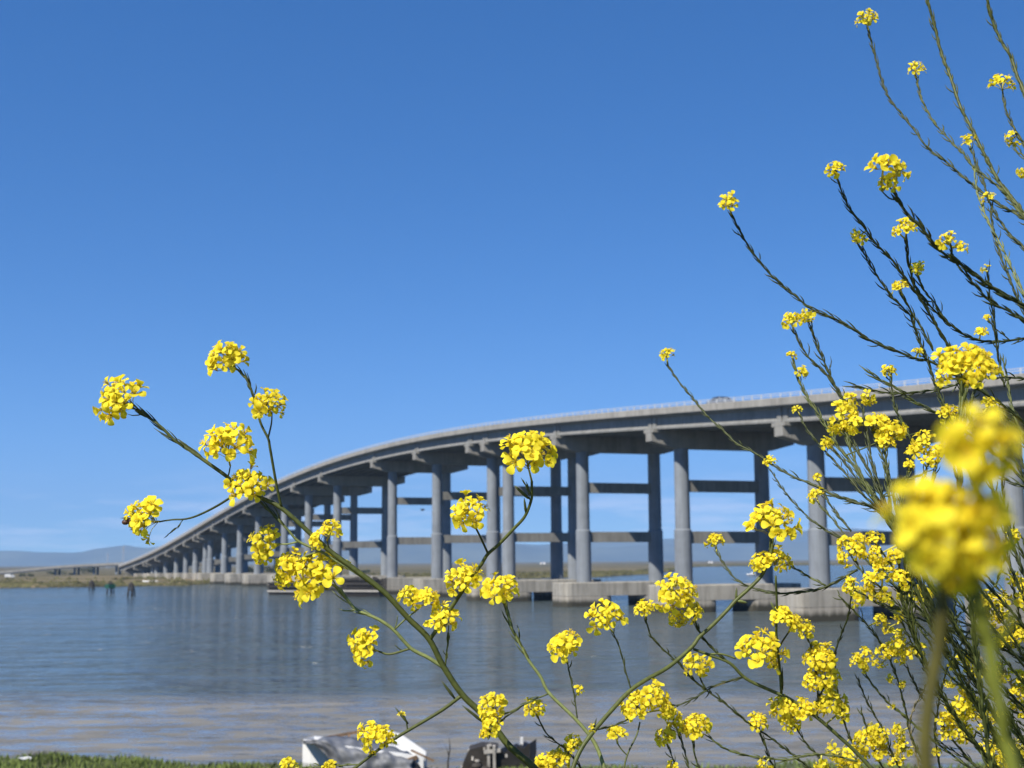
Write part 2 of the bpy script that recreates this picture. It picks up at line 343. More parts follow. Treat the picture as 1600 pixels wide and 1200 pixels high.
M['tuft'] = flat('marsh_grass', (.085, .080, .036), .9, .45, .05, 0, .1)
rg = random.Random(12); mb = MB(); n_s = len(shore)
for i in range(9000):
    k = rg.random() ** .9 * (n_s - 2); k0 = int(k); f = k - k0
    x = shore[k0][0] * (1 - f) + shore[k0 + 1][0] * f; y = shore[k0][1] * (1 - f) + shore[k0 + 1][1] * f; d = math.hypot(x, y); off = 1 + rg.random() ** 2 * 160; x *= 1 + off / d; y *= 1 + off / d
    if math.sin(x * .021 + 2) + math.sin(y * .034 + x * .011) < rg.uniform(-1.6, 1.2): continue
    h = rg.uniform(.25, .9) * (.5 + min(1, off / 20)); w = rg.uniform(.5, 1.8); z = .3 + min(.75, off * .05); a = rg.uniform(-.5, .5); dx, dy = math.cos(a) * w, math.sin(a) * w
    mb.add([(x - dx, y - dy, z - .2), (x, y - .3, z - .2), (x + dx, y + dy, z - .2), (x, y + .3, z - .2), (x + rg.uniform(-.3, .3), y, z + h), (x - dx * .5, y - dy * .5, z + h * .7), (x + dx * .5, y + dy * .5, z + h * .65)], [(0, 1, 5), (1, 2, 6), (1, 4, 5), (1, 6, 4), (2, 3, 6), (3, 0, 5), (3, 5, 4), (3, 4, 6)])
tag(mb.build('marsh_grass', 'tuft'), 'uneven olive marsh grass growing along the far shore', 'marsh grass', kind='stuff')

# distant hills
M['hill'] = flat('hill_scrub', (.10, .10, .06), .95, .35, .0015, 0, .1)
def hill(name, dist, prof, base=-30, depth=2600, seed=0):
    rh = random.Random(seed); mb = MB(); cols = []
    ph = [rh.uniform(0, 6) for _ in range(6)]
    for x in np.linspace(prof[0][0], prof[-1][0], 160):
        y = np.interp(x, [p[0] for p in prof], [p[1] for p in prof])
        y -= .8 * math.sin(x / 23 + ph[0]) + .5 * math.sin(x / 9 + ph[1]) + .3 * math.sin(x / 4.1 + ph[2])
        d = dist * (1 + .06 * math.sin(x / 210 + ph[3])); p = at(x, hor(x), d); h = max(2, (hor(x) - y)) / F * d + 0
        col = []
        for f, zz in ((-.30, 0), (-.16, .35), (-.06, .78), (0, 1.0), (.09, .8), (.25, .3), (.4, 0)):
            s = 1 + f * depth / d
            col.append((p[0] * s, p[1] * s, EYE[2] + base * (1 - zz) * .25 + h * zz * (1 + .08 * math.sin(x / 15 + f * 30) * (zz < 1)) - (8 if zz == 0 else 0)))
        cols.append(col)
    n = len(cols[0]); V = [p for c in cols for p in c]
    mb.add(V, [(i * n + j, (i + 1) * n + j, (i + 1) * n + j + 1, i * n + j + 1) for i in range(len(cols) - 1) for j in range(n - 1)])
    tag(mb.build(name, 'hill', smooth=True), kind='structure')
hill('hills', 11500, [(-500, 850), (-200, 858), (0, 861), (60, 862.5), (125, 863), (165, 856), (190, 852.5), (225, 855), (280, 853), (380, 845), (470, 842), (560, 846), (640, 842), (720, 846), (800, 850), (850, 857), (920, 856), (980, 853), (1060, 851), (1110, 850), (1150, 857), (1190, 853), (1240, 846), (1330, 851), (1450, 850), (1700, 845), (2200, 850)], seed=1)
hill('mountains', 13600, [(-500, 866), (560, 868), (640, 858), (700, 850), (860, 850), (960, 846), (1060, 842), (1130, 845), (1200, 834), (1260, 829), (1330, 826), (1420, 832), (1600, 826), (2200, 835)], seed=2)

# ------------------------------------------------------------------ the bridge
D = np.array((-.3786, .9256)); N = np.array((.9256, .3786))     # along the bridge / across it towards the far side
YA = 176.0; A0 = np.array(((1280 - 800) / F * YA, YA))
WCOL = 13.8; OV = 5.7                                            # column spacing, deck edge outside the front column
def plan(s, n): q = A0 + D * s + N * n; return q[0], q[1]
def s_at(px, n=0.0):                                             # station where the view at column px crosses the line n
    d = ray(px, hor(px)); d2 = d[:2]
    o = A0 + N * n
    Mx = np.array(((d2[0], -D[0]), (d2[1], -D[1]))); t_, s_ = np.linalg.solve(Mx, o); return s_
def z_on(px, py, n):                                             # height seen at (px, py) on the line n
    s_ = s_at(px, n); d = ray(px, py); q = plan(s_, n); t_ = math.hypot(*q) / math.hypot(d[0], d[1]); return s_, EYE[2] + d[2] * t_
edge_px = [(1600, 636), (1380, 648), (1211, 657.5), (1009, 669.5), (865, 681), (760, 692.5), (680, 700), (580, 719), (503, 741), (459, 755), (380, 791), (357, 804.5), (332, 820), (307, 834.5), (292, 843), (262, 858.5), (230, 875), (187, 892)]
pts = np.array([z_on(x, y, -OV) for x, y in edge_px])
cf = np.polyfit(pts[:, 0], pts[:, 1], 5)
S_END = pts[-1, 0] + 4; S_LO = pts[0, 0]
def zg(s):                                                       # underside of the girders
    if s < S_LO:
        z0 = np.polyval(cf, S_LO); sl_ = np.polyval(np.polyder(cf), S_LO); return z0 + sl_ * (s - S_LO) - .0004 * (s - S_LO) ** 2
    return float(np.polyval(cf, s))
bent_px = [1280, 1068, 912, 795, 770, 683, 613, 526.5, 481.5, 444, 403, 374.5, 350.5, 328.5, 321, 305.5, 290.5, 276, 259.5, 245.5, 240, 225, 210]
stations = [-103.5, -69.0, s_at(1588)] + [s_at(p) for p in bent_px]
print('s1600', s_at(1600, -OV), zg(s_at(1600, -OV)), z_on(1600, 636, -OV)); print('stations', [round(float(s), 1) for s in stations], 'zg', [round(zg(s), 1) for s in stations], 'end', S_END)
bridge = thing('road_bridge', 'long grey concrete road bridge on paired columns curving over the water', 'bridge', (*plan(0, 0), 0))
BO = tuple(bridge.location)
DW = WCOL + 2 * OV
GD = 2.0                                                         # girder depth
def strip(mb, prof, s0, s1, step=6.0, mi=0, n0=-OV):             # sweep a closed (n, dz) profile along the deck
    k = max(1, int(abs(s1 - s0) / step)); rr_ = []
    for i in range(k + 1):
        s = s0 + (s1 - s0) * i / k; z = zg(s)
        rr_.append([(*plan(s, n0 + n), z + dz) for n, dz in prof])
    return loft(mb, rr_, mi)
S0 = -118.0
igir = lambda c, w=.75, tw=.22: [(c - w / 2, 0), (c + w / 2, 0), (c + w / 2, .26), (c + tw / 2, .5), (c + tw / 2, GD - .3), (c + .45, GD - .15), (c + .45, GD), (c - .45, GD), (c - .45, GD - .15), (c - tw / 2, GD - .3), (c - tw / 2, .5), (c - w / 2, .26)]
st2 = [S0] + stations + [S_END]
for i in range(len(st2) - 1):
    a, b_ = st2[i], st2[i + 1]
    if b_ - a < 5: continue
    for c in (1.25, DW - 1.25):
        m1 = MB(); strip(m1, igir(c), a + .2, b_ - .2)
        # thickened end blocks
        for (p, q) in ((a + .2, a + 1.2), (b_ - 1.2, b_ - .2)):
            strip(m1, [(c - .33, .27), (c + .33, .27), (c + .33, GD - .16), (c - .33, GD - .16)], p + .02, q - .02)
        m1.build('girder', 'girder', bridge, origin=BO)
for c in np.linspace(1.25, DW - 1.25, 9)[1:-1]:
    m1 = MB(); strip(m1, igir(float(c)), S0, S_END); m1.build('girder', 'girder', bridge, origin=BO)
m1 = MB(); strip(m1, [(0, GD + .004), (DW, GD + .004), (DW, GD + .30), (0, GD + .30)], S0, S_END); deck = m1.build('deck', 'parapet', bridge, origin=BO)
m1 = MB(); strip(m1, [(.5, GD + .304), (DW - .5, GD + .304), (DW - .5, GD + .36), (.5, GD + .36)], S0, S_END); m1.build('road_surface', 'asphalt', deck, origin=BO)
for side in (0, 1):
    f = lambda n: n if side == 0 else DW - n
    pr = [(f(-.12), GD + .10), (f(-.12), GD + 1.0), (f(.03), GD + 1.06), (f(.18), GD + 1.0), (f(.34), GD + .37), (f(.34), GD + .31), (f(-.004), GD + .31), (f(-.004), GD + .10)]
    if side: pr = pr[::-1]
    m1 = MB(); strip(m1, pr, S0, S_END); m1.build('parapet', 'parapet', bridge, origin=BO)
    m1 = MB()
    for zt in (1.27, 1.52): strip(m1, [(f(0) - .05, GD + zt), (f(0) + .05, GD + zt), (f(0) + .05, GD + zt + .085), (f(0) - .05, GD + zt + .085)], S0, S_END)
    for s in np.arange(S0 + 1, S_END - 1, 2.2):
        q = plan(s, -OV + f(0.02)); z = zg(s); m1.bar((*q, z + GD + 1.0), (*q, z + GD + 1.57), .14, .14)
    m1.build('railing', 'rail', bridge, origin=BO)
def rbox(mb, s, n0, n1, hw, z0, z1, r=1.3, inset=0.0, mi=0):      # rounded block, long side across the bridge
    ring = lambda i: [(*plan(s + ss * (hw - i - r + r * math.sin(a)), (n1 - i - r + r * math.cos(a)) if sn > 0 else (n0 + i + r - r * math.cos(a))), 0) for sn, ss, angs in ((1, 1, (0, 30, 60, 90)), (-1, 1, (90, 60, 30, 0)), (-1, -1, (0, 30, 60, 90)), (1, -1, (90, 60, 30, 0))) for a in map(R, angs)]
    rr_ = [[(x, y, z) for x, y, _ in ring(i)] for z, i in ((z0, inset), (z0 + (z1 - z0) * .22, inset), (z0 + (z1 - z0) * .34, 0), (z1 - .12, 0), (z1, .12))]
    return loft(mb, rr_, mi)
for bi, s in enumerate(stations):
    g = zg(s); zf = 4.0 if s < 420 else max(2.6, 4.0 - (s - 420) * .006)
    capb = g - 2.75
    if capb < zf + 1.0: zf = capb - 1.2
    hw = .95
    # cap beam (the pier's own mesh) with tapered ends
    m1 = MB(); e0, e1 = -OV + .35, WCOL + OV - .35
    prof = [(e0, g - .02), (e1, g - .02), (e1, g - 1.75), (WCOL + 1.4, capb), (-1.4, capb), (e0, g - 1.75)]
    rr_ = [[(*plan(s + t_, n), z) for n, z in prof] for t_ in (-hw, hw)]
    loft(m1, rr_)
    for nn0, nn1 in ((e0 - .02, e0 + 1.5), (e1 - 1.5, e1 + .02)):
        loft(m1, [[(*plan(s + t_, n), z) for n, z in ((nn0, g - .012), (nn1, g - .012), (nn1 - .25, g - .5), (nn0, g - .5))] for t_ in (-hw - .55, hw + .55)])
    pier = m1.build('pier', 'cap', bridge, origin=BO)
    H = capb - zf; zl = zf + H * .345; zu = zf + H * .725
    for n in (0, WCOL):
        m1 = MB(); x, y = plan(s, n); r = 1.08
        if H > 9: lathe_col(m1, x, y, [(zf, r + .22), (zl + 1.05, r + .2), (zl + 1.25, r + .04), (capb + .06, r)])
        else: lathe_col(m1, x, y, [(zf, r + .1), (capb + .06, r)])
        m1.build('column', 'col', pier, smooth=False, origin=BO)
        m1 = MB(); rbox(m1, s, n - 5.0 + (.5 if n else 0), n + 5.0 - (0 if n else .9), 3.0 if bi not in (6, 7, 16, 17) else 2.6, -1.6, 1.75, inset=.9 if n else .3); m1.build('footing', 'foot', pier, origin=BO)
    m1 = MB(); rbox(m1, s, -5.0, WCOL + 5.0, 3.0 if bi not in (6, 7, 16, 17) else 2.6, 1.754, zf - .004, inset=.0); m1.build('footing_slab', 'strut', pier, origin=BO)
    if H > 9:
        for zz in ((zl, zu) if H > 13 else (zl,)):
            m1 = MB(); a, b_ = plan(s, .9), plan(s, WCOL - .9); m1.bar((*a, zz), (*b_, zz), 1.1, 1.75); m1.build('cross_beam', 'beam', pier, origin=BO)

# low viaduct turning off to the left beyond the bridge end
vx = thing('approach_viaduct', 'low pale viaduct sloping down to the left beyond the far bridge end', 'viaduct', (*ground(90, 905)[:2], 1.0))
VO = tuple(vx.location)
vp = [(212, 881.0, 0, 893), (185, 881.7, 0, 892), (150, 883.2, 0, 890), (120, 884.6, 0, 887), (90, 886.6, 0, 884), (60, 889.4, 0, 881), (30, 892.4, 0, 878), (0, 895.2, 0, 875), (-40, 898.5, 0, 872), (-90, 901, 0, 870)]
P = []
for px, py, _, d in vp: P.append(at(px, py, d))
P = [np.array(p) for p in P]
def sweep(path, prof):
    rr_ = []
    for i, p in enumerate(path):
        d = path[min(i + 1, len(path) - 1)] - path[max(i - 1, 0)]; d = d[:2] / np.linalg.norm(d[:2]); nn = np.array((d[1], -d[0]))
        rr_.append([(p[0] + nn[0] * o_, p[1] + nn[1] * o_, p[2] + dz) for o_, dz in prof])
    return rr_
m1 = MB(); loft(m1, sweep(P, [(-7, 0), (7, 0), (7, -1.1), (-7, -1.1)])); dk = m1.build('deck', 'girder', vx, origin=VO)
for o_ in (-7.06, 7.06):
    m1 = MB(); loft(m1, sweep(P, [(o_ - .2, 1.0), (o_ + .2, 1.0), (o_ + .25, -.5), (o_ - .25, -.5)])); m1.build('parapet', 'parapet', vx, origin=VO)
for i in (1, 2, 3, 4):
    p = P[i]
    for o_ in (-4, 4): m1 = MB(); m1.bar((p[0], p[1] + o_, 0), (p[0], p[1] + o_, p[2] - 1.1), 1.2, 1.2); m1.build('support', 'col', vx, origin=VO)


# ------------------------------------------------------------------ things on and around the water
def local(mbs): pass
def at_water(px, py, z=0.0): return ground(px, py, z)
def dolphin(px, py, wpx, hpx, label, board=None):
    p = at_water(px, py); d = p[1] / _f[1]; sc = d / F; w = wpx * sc; h = hpx * sc
    t = thing('mooring_dolphin', label, 'piles', p, 'pile dolphins standing in the channel')
    for k in range(5):
        a = 2 * math.pi * k / 5 + .4; m1 = MB()
        m1.tube([(math.cos(a) * w * .46, math.sin(a) * w * .46, -1.2), (math.cos(a) * w * .34, math.sin(a) * w * .34, h * .5), (math.cos(a) * w * .22, math.sin(a) * w * .22, h * (.84 + .04 * (k % 3)))], [.17, .16, .15], 8)
        m1.build('pile', 'timber', t, smooth=True)
    m1 = MB()
    for zz in (.46, .64):
        for k in range(5):
            a, b2 = 2 * math.pi * k / 5 + .4, 2 * math.pi * (k + 1) / 5 + .4; rr = w * (.42 - .16 * zz)
            m1.bar((math.cos(a) * rr, math.sin(a) * rr, h * zz), (math.cos(b2) * rr, math.sin(b2) * rr, h * zz), .22, .34)
    m1.build('brace', 'timber', t)
    m1 = MB(); lathe_col(m1, 0, 0, [(h * .72, w * .16), (h * .74, w * .26), (h * .86, w * .26), (h * .93, w * .14), (h, w * .08)], 8); m1.build('top', 'timber', t)
    if board:
        for a in (-.5, .6, 2.2):
            m1 = MB(); c, s_ = math.cos(a - 1.57), math.sin(a - 1.57); rr = w * .47
            m1.bar((c * rr - s_ * w * .33, s_ * rr + c * w * .33, h * .60), (c * rr + s_ * w * .33, s_ * rr - c * w * .33, h * .60), .07, h * .36); m1.build('sign_board', board, t)
    return t
dolphin(143, 922.5, 10.5, 16, 'dark timber pile dolphin, leftmost and smallest of the three in the channel')
dolphin(172, 927, 14, 18, 'pile dolphin carrying dark green boards in the channel', 'greenpaint')
dolphin(204.5, 932, 14, 22, 'tall dark timber pile dolphin with legs showing, nearest the bridge')

def fender(px0, px1, py, hpx, label):
    a = at_water(px0, py); b2 = at_water(px1, py + .6); sc = a[1] / F; h = hpx * sc
    t = thing('timber_fender', label, 'fender', a, 'timber fenders beside the bridge channel')
    d = (b2 - a); L = np.linalg.norm(d); d = d / L; nn = np.array((-d[1], d[0], 0))
    rf = random.Random(int(px0)); n = int(L / .55)
    for row in (0, 2.4):
        m1 = MB()
        for k in range(n + 1):
            p = d * (L * k / n) + nn * row; m1.tube([(*p[:2], -1.5), (*p[:2], h * rf.uniform(.78, 1.0))], .19, 7)
        m1.build('pile_row', 'timber', t)
    for zz in (.28, .62, .86):
        m1 = MB(); q0, q1 = -d * .3 - nn * .36, d * (L + .3) - nn * .36; m1.bar((*q0[:2], h * zz), (*q1[:2], h * zz), .3, .4); m1.build('waler', 'greyboard' if zz == .28 else 'timber', t)
    m1 = MB()
    for k in range(0, n, 3): 
        p = d * (L * k / n); q = p + nn * 2.4; m1.bar((*p[:2], h * .7), (*q[:2], h * .7), .25, .25)
    m1.build('cross_tie', 'timber', t)
fender(421, 482, 929.5, 21, 'low dark timber fender left of the big flower cluster')
fender(533, 592, 932, 31, 'taller black timber fender between two bridge piers')

def shrub(px, py, wpx, hpx, label, dist=None, dens=500):
    p = at_water(px, py, .9) if dist is None else at(px, py, dist); sc = p[1] / F; w = wpx * sc / 2; h = hpx * sc
    p[2] = .7
    t = thing('shrub', label, 'shrub', p, 'shrubs on the far shore'); rq = random.Random(int(px))
    m1 = MB()
    for k in range(4):
        a = rq.uniform(0, 6.28); m1.tube([(0, 0, -.4), (math.cos(a) * w * .2, math.sin(a) * w * .2, h * .35), (math.cos(a) * w * .5, math.sin(a) * w * .5, h * .75)], [.16, .1, .04], 5)
    m1.build('trunk', 'trunk', t)
    blobs = [(rq.uniform(-.75, .75) * w, rq.uniform(-.5, .5) * w, h * rq.uniform(.35, .72), h * rq.uniform(.2, .34)) for _ in range(max(5, int(w / h * 7)))]
    m1 = MB()
    for k in range(dens):
        bx, by, bz, br = rq.choice(blobs); v = Vector((rq.gauss(0, 1), rq.gauss(0, 1), rq.gauss(0, 1))).normalized() * br * rq.uniform(.6, 1.08)
        c = Vector((bx + v.x * 1.3, by + v.y * 1.3, max(.05, bz + v.z))); q = Vector((rq.gauss(0, 1), rq.gauss(0, 1), rq.gauss(0, 1))).normalized(); e1 = q.orthogonal().normalized() * rq.uniform(.16, .34) * (h / 4 + .4); e2 = q.cross(e1) * .6
        m1.add([c - e1, c - e2, c + e1, c + e2], [(0, 1, 2, 3)])
    m1.build('crown', 'shrub', t)
shrub(138, 897, 34, 12, 'dark rounded shrub under the far viaduct, right of its middle')
shrub(88, 899, 34, 8, 'long low shrub under the far viaduct, left of its middle')
shrub(112, 899, 16, 5, 'small olive shrub between two larger shrubs under the viaduct')
shrub(40, 902, 26, 7, 'low brown green shrub at the foot of the viaduct ramp')
shrub(391, 896, 24, 16, 'dark shrub far behind the bridge, leftmost of those between the columns', 760)
shrub(424, 896, 26, 19, 'tallest dark shrub seen behind the far bridge columns', 760)
shrub(455, 896, 22, 12, 'smaller dark shrub behind the bridge right of the tallest one', 800)
shrub(565, 893, 30, 9, 'low dark shrub on the marsh above the black fender', 800)

# white boat drawn up on the far shore, and a motor boat beyond the bridge
def hull(L, B, Hh, n=14):
    rr_ = []
    for i in range(n + 1):
        u = i / n; b2 = B / 2 * (min(1, 1.0 - max(0, (u - .45) / .55) ** 2.2) * .98 + .02) * (.86 + .14 * min(1, u * 4)); k = Hh * (.9 + .35 * max(0, u - .5) ** 1.5); x = L * (u - .5)
        keel = .05 * Hh + .5 * Hh * max(0, u - .75) * 2.2
        rr_.append([(x, -b2, k), (x, -b2 * .92, k * .6), (x, -b2 * .55, keel + .12 * Hh), (x, 0, keel), (x, b2 * .55, keel + .12 * Hh), (x, b2 * .92, k * .6), (x, b2, k), (x, b2 * .9, k - .04), (x, b2 * .6, k * .55), (x, 0, k * .45), (x, -b2 * .6, k * .55), (x, -b2 * .9, k - .04)])
    return rr_
p = at_water(234, 911, .6); bt = thing('rowing_boat', 'long low white boat pulled up on the marsh left of the far piers', 'boat', p, rz=2.95)
m1 = MB(); loft(m1, hull(24 * p[1] / F, 1.9, .95)); m1.build('hull', 'white', bt, smooth=True)
for u in (-.2, .15):
    m1 = MB(); m1.box((u * 6 - .15, -.75, .62), (u * 6 + .15, .75, .68)); m1.build('seat', 'greyboard', bt)
p = at_water(1174, 899.5); bt = thing('motor_boat', 'small white motor boat on the water behind the bridge', 'boat', p, rz=3.3)
m1 = MB(); loft(m1, hull(4.6, 1.8, .9)); m1.build('hull', 'white', bt, smooth=True)
m1 = MB(); m1.box((-.9, -.6, .5), (.7, .6, 1.0)); m1.add([(-.8, -.55, 1.004), (.6, -.55, 1.004), (.6, .55, 1.004), (-.8, .55, 1.004), (-.6, -.45, 1.7), (.1, -.45, 1.7), (.1, .45, 1.7), (-.6, .45, 1.7)], [(0, 1, 5, 4), (1, 2, 6, 5), (2, 3, 7, 6), (3, 0, 4, 7), (4, 5, 6, 7)]); m1.build('cabin', 'white', bt)
m1 = MB(); m1.add([(.62, -.4, 1.05), (.62, .4, 1.05), (.16, .36, 1.62), (.16, -.36, 1.62)], [(0, 1, 2, 3)]); m1.build('windscreen', 'glass', bt)
m1 = MB(); m1.box((-2.7, -.2, .2), (-2.33, .2, 1.15)); m1.build('outboard_motor', 'blackhull', bt)

# pale buildings on the far horizon, lattice pylons, white van by the ramp
for px, py, d, w, h, lab in ((1110, 875.5, 2600, 7, 4.2, 'tiny white building on the far shore between the two right columns'), (848, 876.7, 2900, 10, 4.5, 'tiny pale building on the far shore behind the bridge middle'), (1178, 874.2, 3000, 9, 4, 'tiny pale shed on the far shore right of the flowering tip')):
    p = at(px, py, d); p[2] = 1.0; bt = thing('building', lab, 'building', p)
    m1 = MB(); m1.box((-w / 2, -4, 0), (w / 2, 4, h * .7)); m1.build('wall', 'farwall', bt)
    m1 = MB(); m1.add([(-w / 2 - .3, -4.3, h * .7 + .01), (w / 2 + .3, -4.3, h * .7 + .01), (w / 2 + .3, 4.3, h * .7 + .01), (-w / 2 - .3, 4.3, h * .7 + .01), (-w / 2, 0, h), (w / 2, 0, h)], [(0, 1, 5, 4), (2, 3, 4, 5), (1, 2, 5), (3, 0, 4)]); m1.build('roof', 'roof', bt)
    m1 = MB(); m1.box((-w * .2, -4.06, 0), (w * .05, -4.003, h * .5)); m1.build('door', 'glass', bt)
for px, top, d, lab in ((192.5, 853, 2000, 'faint steel lattice pylon in front of the hills, left of the pair'), (168, 864, 2300, 'shorter faint steel pylon in front of the far hills')):
    p = at(px, 880, d); p[2] = 1; Hh = (hor(px) - top) / F * d + 6.6
    bt = thing('power_pylon', lab, 'pylon', p); m1 = MB()
    for sx in (-1, 1):
        for sy in (-1, 1): m1.bar((sx * 2.4, sy * 2.4, 0), (sx * .35, sy * .35, Hh), .3, .3)
    for k in range(6):
        z0, z1 = Hh * k / 6, Hh * (k + 1) / 6; r0, r1 = 2.4 - 2.05 * k / 6, 2.4 - 2.05 * (k + 1) / 6
        m1.bar((-r0, -r0, z0), (r1, -r1, z1), .16, .16); m1.bar((r0, -r0, z0), (-r1, -r1, z1), .16, .16)
    m1.build('mast', 'steel', bt)
    for zz in (.72, .84, .95):
        m1 = MB(); m1.bar((-4.2, 0, Hh * zz), (4.2, 0, Hh * zz), .25, .35); m1.build('cross_arm', 'steel', bt)
def car_shape(t, paint, L=4.5, B=1.8, Hh=1.45, van=False):
    side = [(-.5, .30), (-.5, .62), (-.47, .70), (-.30, .76), (-.18, 1.0), (.16, 1.0), (.32, .72), (.47, .64), (.5, .50), (.5, .28)]
    if van: side = [(-.5, .25), (-.5, .9), (-.48, 1.0), (.26, 1.0), (.37, .62), (.48, .55), (.5, .4), (.5, .25)]
    m1 = MB(); rr_ = []
    for y, ins in ((-B / 2 + .08, .0), (-B / 2, .02), (B / 2, .02), (B / 2 - .08, 0)):
        rr_.append([(x * L * (.985 if ins == 0 else 1), y * (.84 if z > .8 and not van else 1), z * Hh * (1 - (.01 if ins == 0 else 0))) for x, z in side])
    loft(m1, rr_); m1.build('body', paint, t)
    for y in (-1, 1):
        m1 = MB(); yy = y * (B / 2 * .84 + .012 if not van else B / 2 + .012); yl = y * (B / 2 + .012)
        q = [(-.25 * L, yl * .995, .775 * Hh), (.25 * L, yl * .995, .775 * Hh), (.14 * L, yy, .95 * Hh), (-.16 * L, yy, .95 * Hh)]
        if van: q = [(.12 * L, yl, .64 * Hh), (.32 * L, yl, .64 * Hh), (.25 * L, yl, .92 * Hh), (.12 * L, yl, .92 * Hh)]
        m1.add(q, [(0, 1, 2, 3) if y < 0 else (3, 2, 1, 0)]); m1.build('window', 'glass', t)
        for x in (-.31, .31):
            m1 = MB(); m1.tube([(x * L, y * (B / 2 - .2), .33), (x * L, y * (B / 2 + .015), .33)], .33, 14); wl = m1.build('wheel', 'rubber', t)
            m1 = MB(); m1.tube([(x * L, y * (B / 2), .33), (x * L, y * (B / 2 + .025), .33)], .19, 10); m1.build('rim', 'steel', wl)
        m1 = MB(); m1.ellipsoid((L * .49, y * B * .36, .55 * Hh), (.06, .2, .09)); m1.build('headlight', 'white', t)
    for sgn, xa, za, xb, zb in ((1, .315, .735, .17, .985), (-1, -.295, .775, -.19, .985)):
        if van: xa, za, xb, zb = (.368, .64, .275, .96) if sgn > 0 else (-.502, .6, -.502, .92)
        m1 = MB(); m1.add([(xa * L + .03 * sgn, -B * .40, za * Hh), (xa * L + .03 * sgn, B * .40, za * Hh), (xb * L + .03 * sgn, B * .36, zb * Hh), (xb * L + .03 * sgn, -B * .36, zb * Hh)], [(0, 1, 2, 3)]); m1.build('windscreen', 'glass', t)
s_c = s_at(1133, -OV + 2.6); q = plan(s_c, -OV + 2.6); sl_ = (zg(s_c + 2) - zg(s_c - 2)) / 4
ct = thing('car', 'silver grey car driving along the bridge behind the railing', 'car', (*q, zg(s_c) + GD + .375), rz=math.atan2(-D[1], -D[0])); car_shape(ct, 'carpaint', 4.7, 1.9, 1.68)
p = at_water(15, 903.5, 1.0); ct = thing('van', 'small white van parked at the foot of the viaduct ramp', 'van', (p[0], p[1], 1.15), rz=.2); car_shape(ct, 'white', 4.8, 1.9, 2.1, True)

# bird flying past the columns
p = at(660, 797, 120.0); bt = thing('bird', 'small dark bird flying between the bridge columns', 'bird', p, rz=.6)
m1 = MB(); m1.ellipsoid((0, 0, 0), (.17, .06, .06), 0, 10, 8); m1.ellipsoid((.17, 0, .03), (.05, .04, .04), 0, 8, 6); m1.add([(.21, -.012, .03), (.21, .012, .03), (.26, 0, .02)], [(0, 1, 2)]); m1.add([(-.13, -.03, .01), (-.13, .03, .01), (-.27, .05, .0), (-.27, -.05, .0)], [(0, 1, 2, 3)]); m1.build('body', 'bird', bt, smooth=True)
for y in (-1, 1):
    m1 = MB(); m1.add([(.09, y * .03, .04), (-.08, y * .03, .04), (-.05, y * .18, .12), (.07, y * .18, .12), (-.10, y * .38, .06)], [(0, 1, 2, 3), (3, 2, 4)]); m1.build('wing', 'bird', bt)

# wrecked skiff under a tarpaulin at the water's edge, and a broken black hull beside it
D1 = 50.0
def bp(px, py, dd=0): return at(px, py, D1 + dd)
o1 = bp(570, 1215); o1[2] = .15
bt = thing('wrecked_skiff', 'derelict white skiff under a crumpled grey tarp at the near shore', 'boat', o1); OO = tuple(o1)
m1 = MB()          # white hull, bow to the left
def vadd(m1, pts, f): m1.add([tuple(p) for p in pts], f)
prof = [(473, 1156, 1225), (486, 1155, 1228), (530, 1163, 1230), (580, 1170, 1232), (630, 1176, 1232), (662, 1182, 1230)]
rr_ = []
for i, (px, yt, yb) in enumerate(prof):
    wd = (.10, .55, .95, 1.05, 1.0, .85)[i]; tp = bp(px, yt); bo = bp(px, yb)
    zt, zb = tp[2], bo[2]; x = tp[0]; y = tp[1]
    rr_.append([(x, y - wd * .2, zt), (x, y - wd * .2, zt - (zt - zb) * .5), (x + .1, y + wd * .3, zb), (x + .1, y + wd * 1.2, zb), (x, y + wd * 1.7, zt - (zt - zb) * .5), (x, y + wd * 1.7, zt), (x, y + wd * 1.58, zt), (x, y + wd * .75, zt - .28), (x, y - wd * .08, zt)])
loft(m1, rr_); m1.build('hull', 'white', bt, origin=OO)
m1 = MB(); rq = random.Random(9); nu, nv = 40, 16; V = []    # tarp draped from the ridge down over the near side
for i in range(nu + 1):
    u = i / nu; px = 473 + u * 172
    ridge = np.interp(u, [0, .08, .25, .5, .75, 1], [1157, 1153, 1150, 1153, 1163, 1174]); hem = np.interp(u, [0, .1, .2, .35, .6, 1], [1160, 1163, 1178, 1215, 1222, 1222])
    for j in range(nv + 1):
        v = j / nv; py = ridge + (hem - ridge) * v
        q = bp(px, py, 1.5 - 2.1 * min(1, v * 3.2) ** .7 - .25 * v)
        f_ = .07 * math.sin(u * 23 + v * 5 + math.sin(u * 9) * 2) + .05 * math.sin(u * 47 - v * 11) + .04 * math.sin(v * 19 + u * 14)
        V.append((q[0] + .03 * math.sin(v * 13 + u * 5), q[1] - f_ - .04, q[2] + f_ * .5))
k = nv + 1; Fc = [(i * k + j, i * k + j + 1, (i + 1) * k + j + 1, (i + 1) * k + j) for i in range(nu) for j in range(nv)]
m1.add(V, Fc); tp_ = m1.build('tarp', 'tarp', bt, smooth=True, origin=OO); md = tp_.modifiers.new('thick', 'SOLIDIFY'); md.thickness = .015
m1 = MB(); m1.bar(bp(508, 1153, 1.9), bp(574, 1141, 2.1), .12, .10); m1.bar(bp(545, 1147, 2.0), bp(547, 1166, 1.6), .09, .09); m1.build('ridge_pole', 'wood', bt, origin=OO)
m1 = MB(); a, b2, c, d = bp(603, 1140, .6), bp(626, 1147, .6), bp(664, 1173, .5), bp(664, 1192, .4)
e2, f2, g2 = bp(640, 1176, .45), bp(618, 1160, .55), bp(601, 1146, .6)
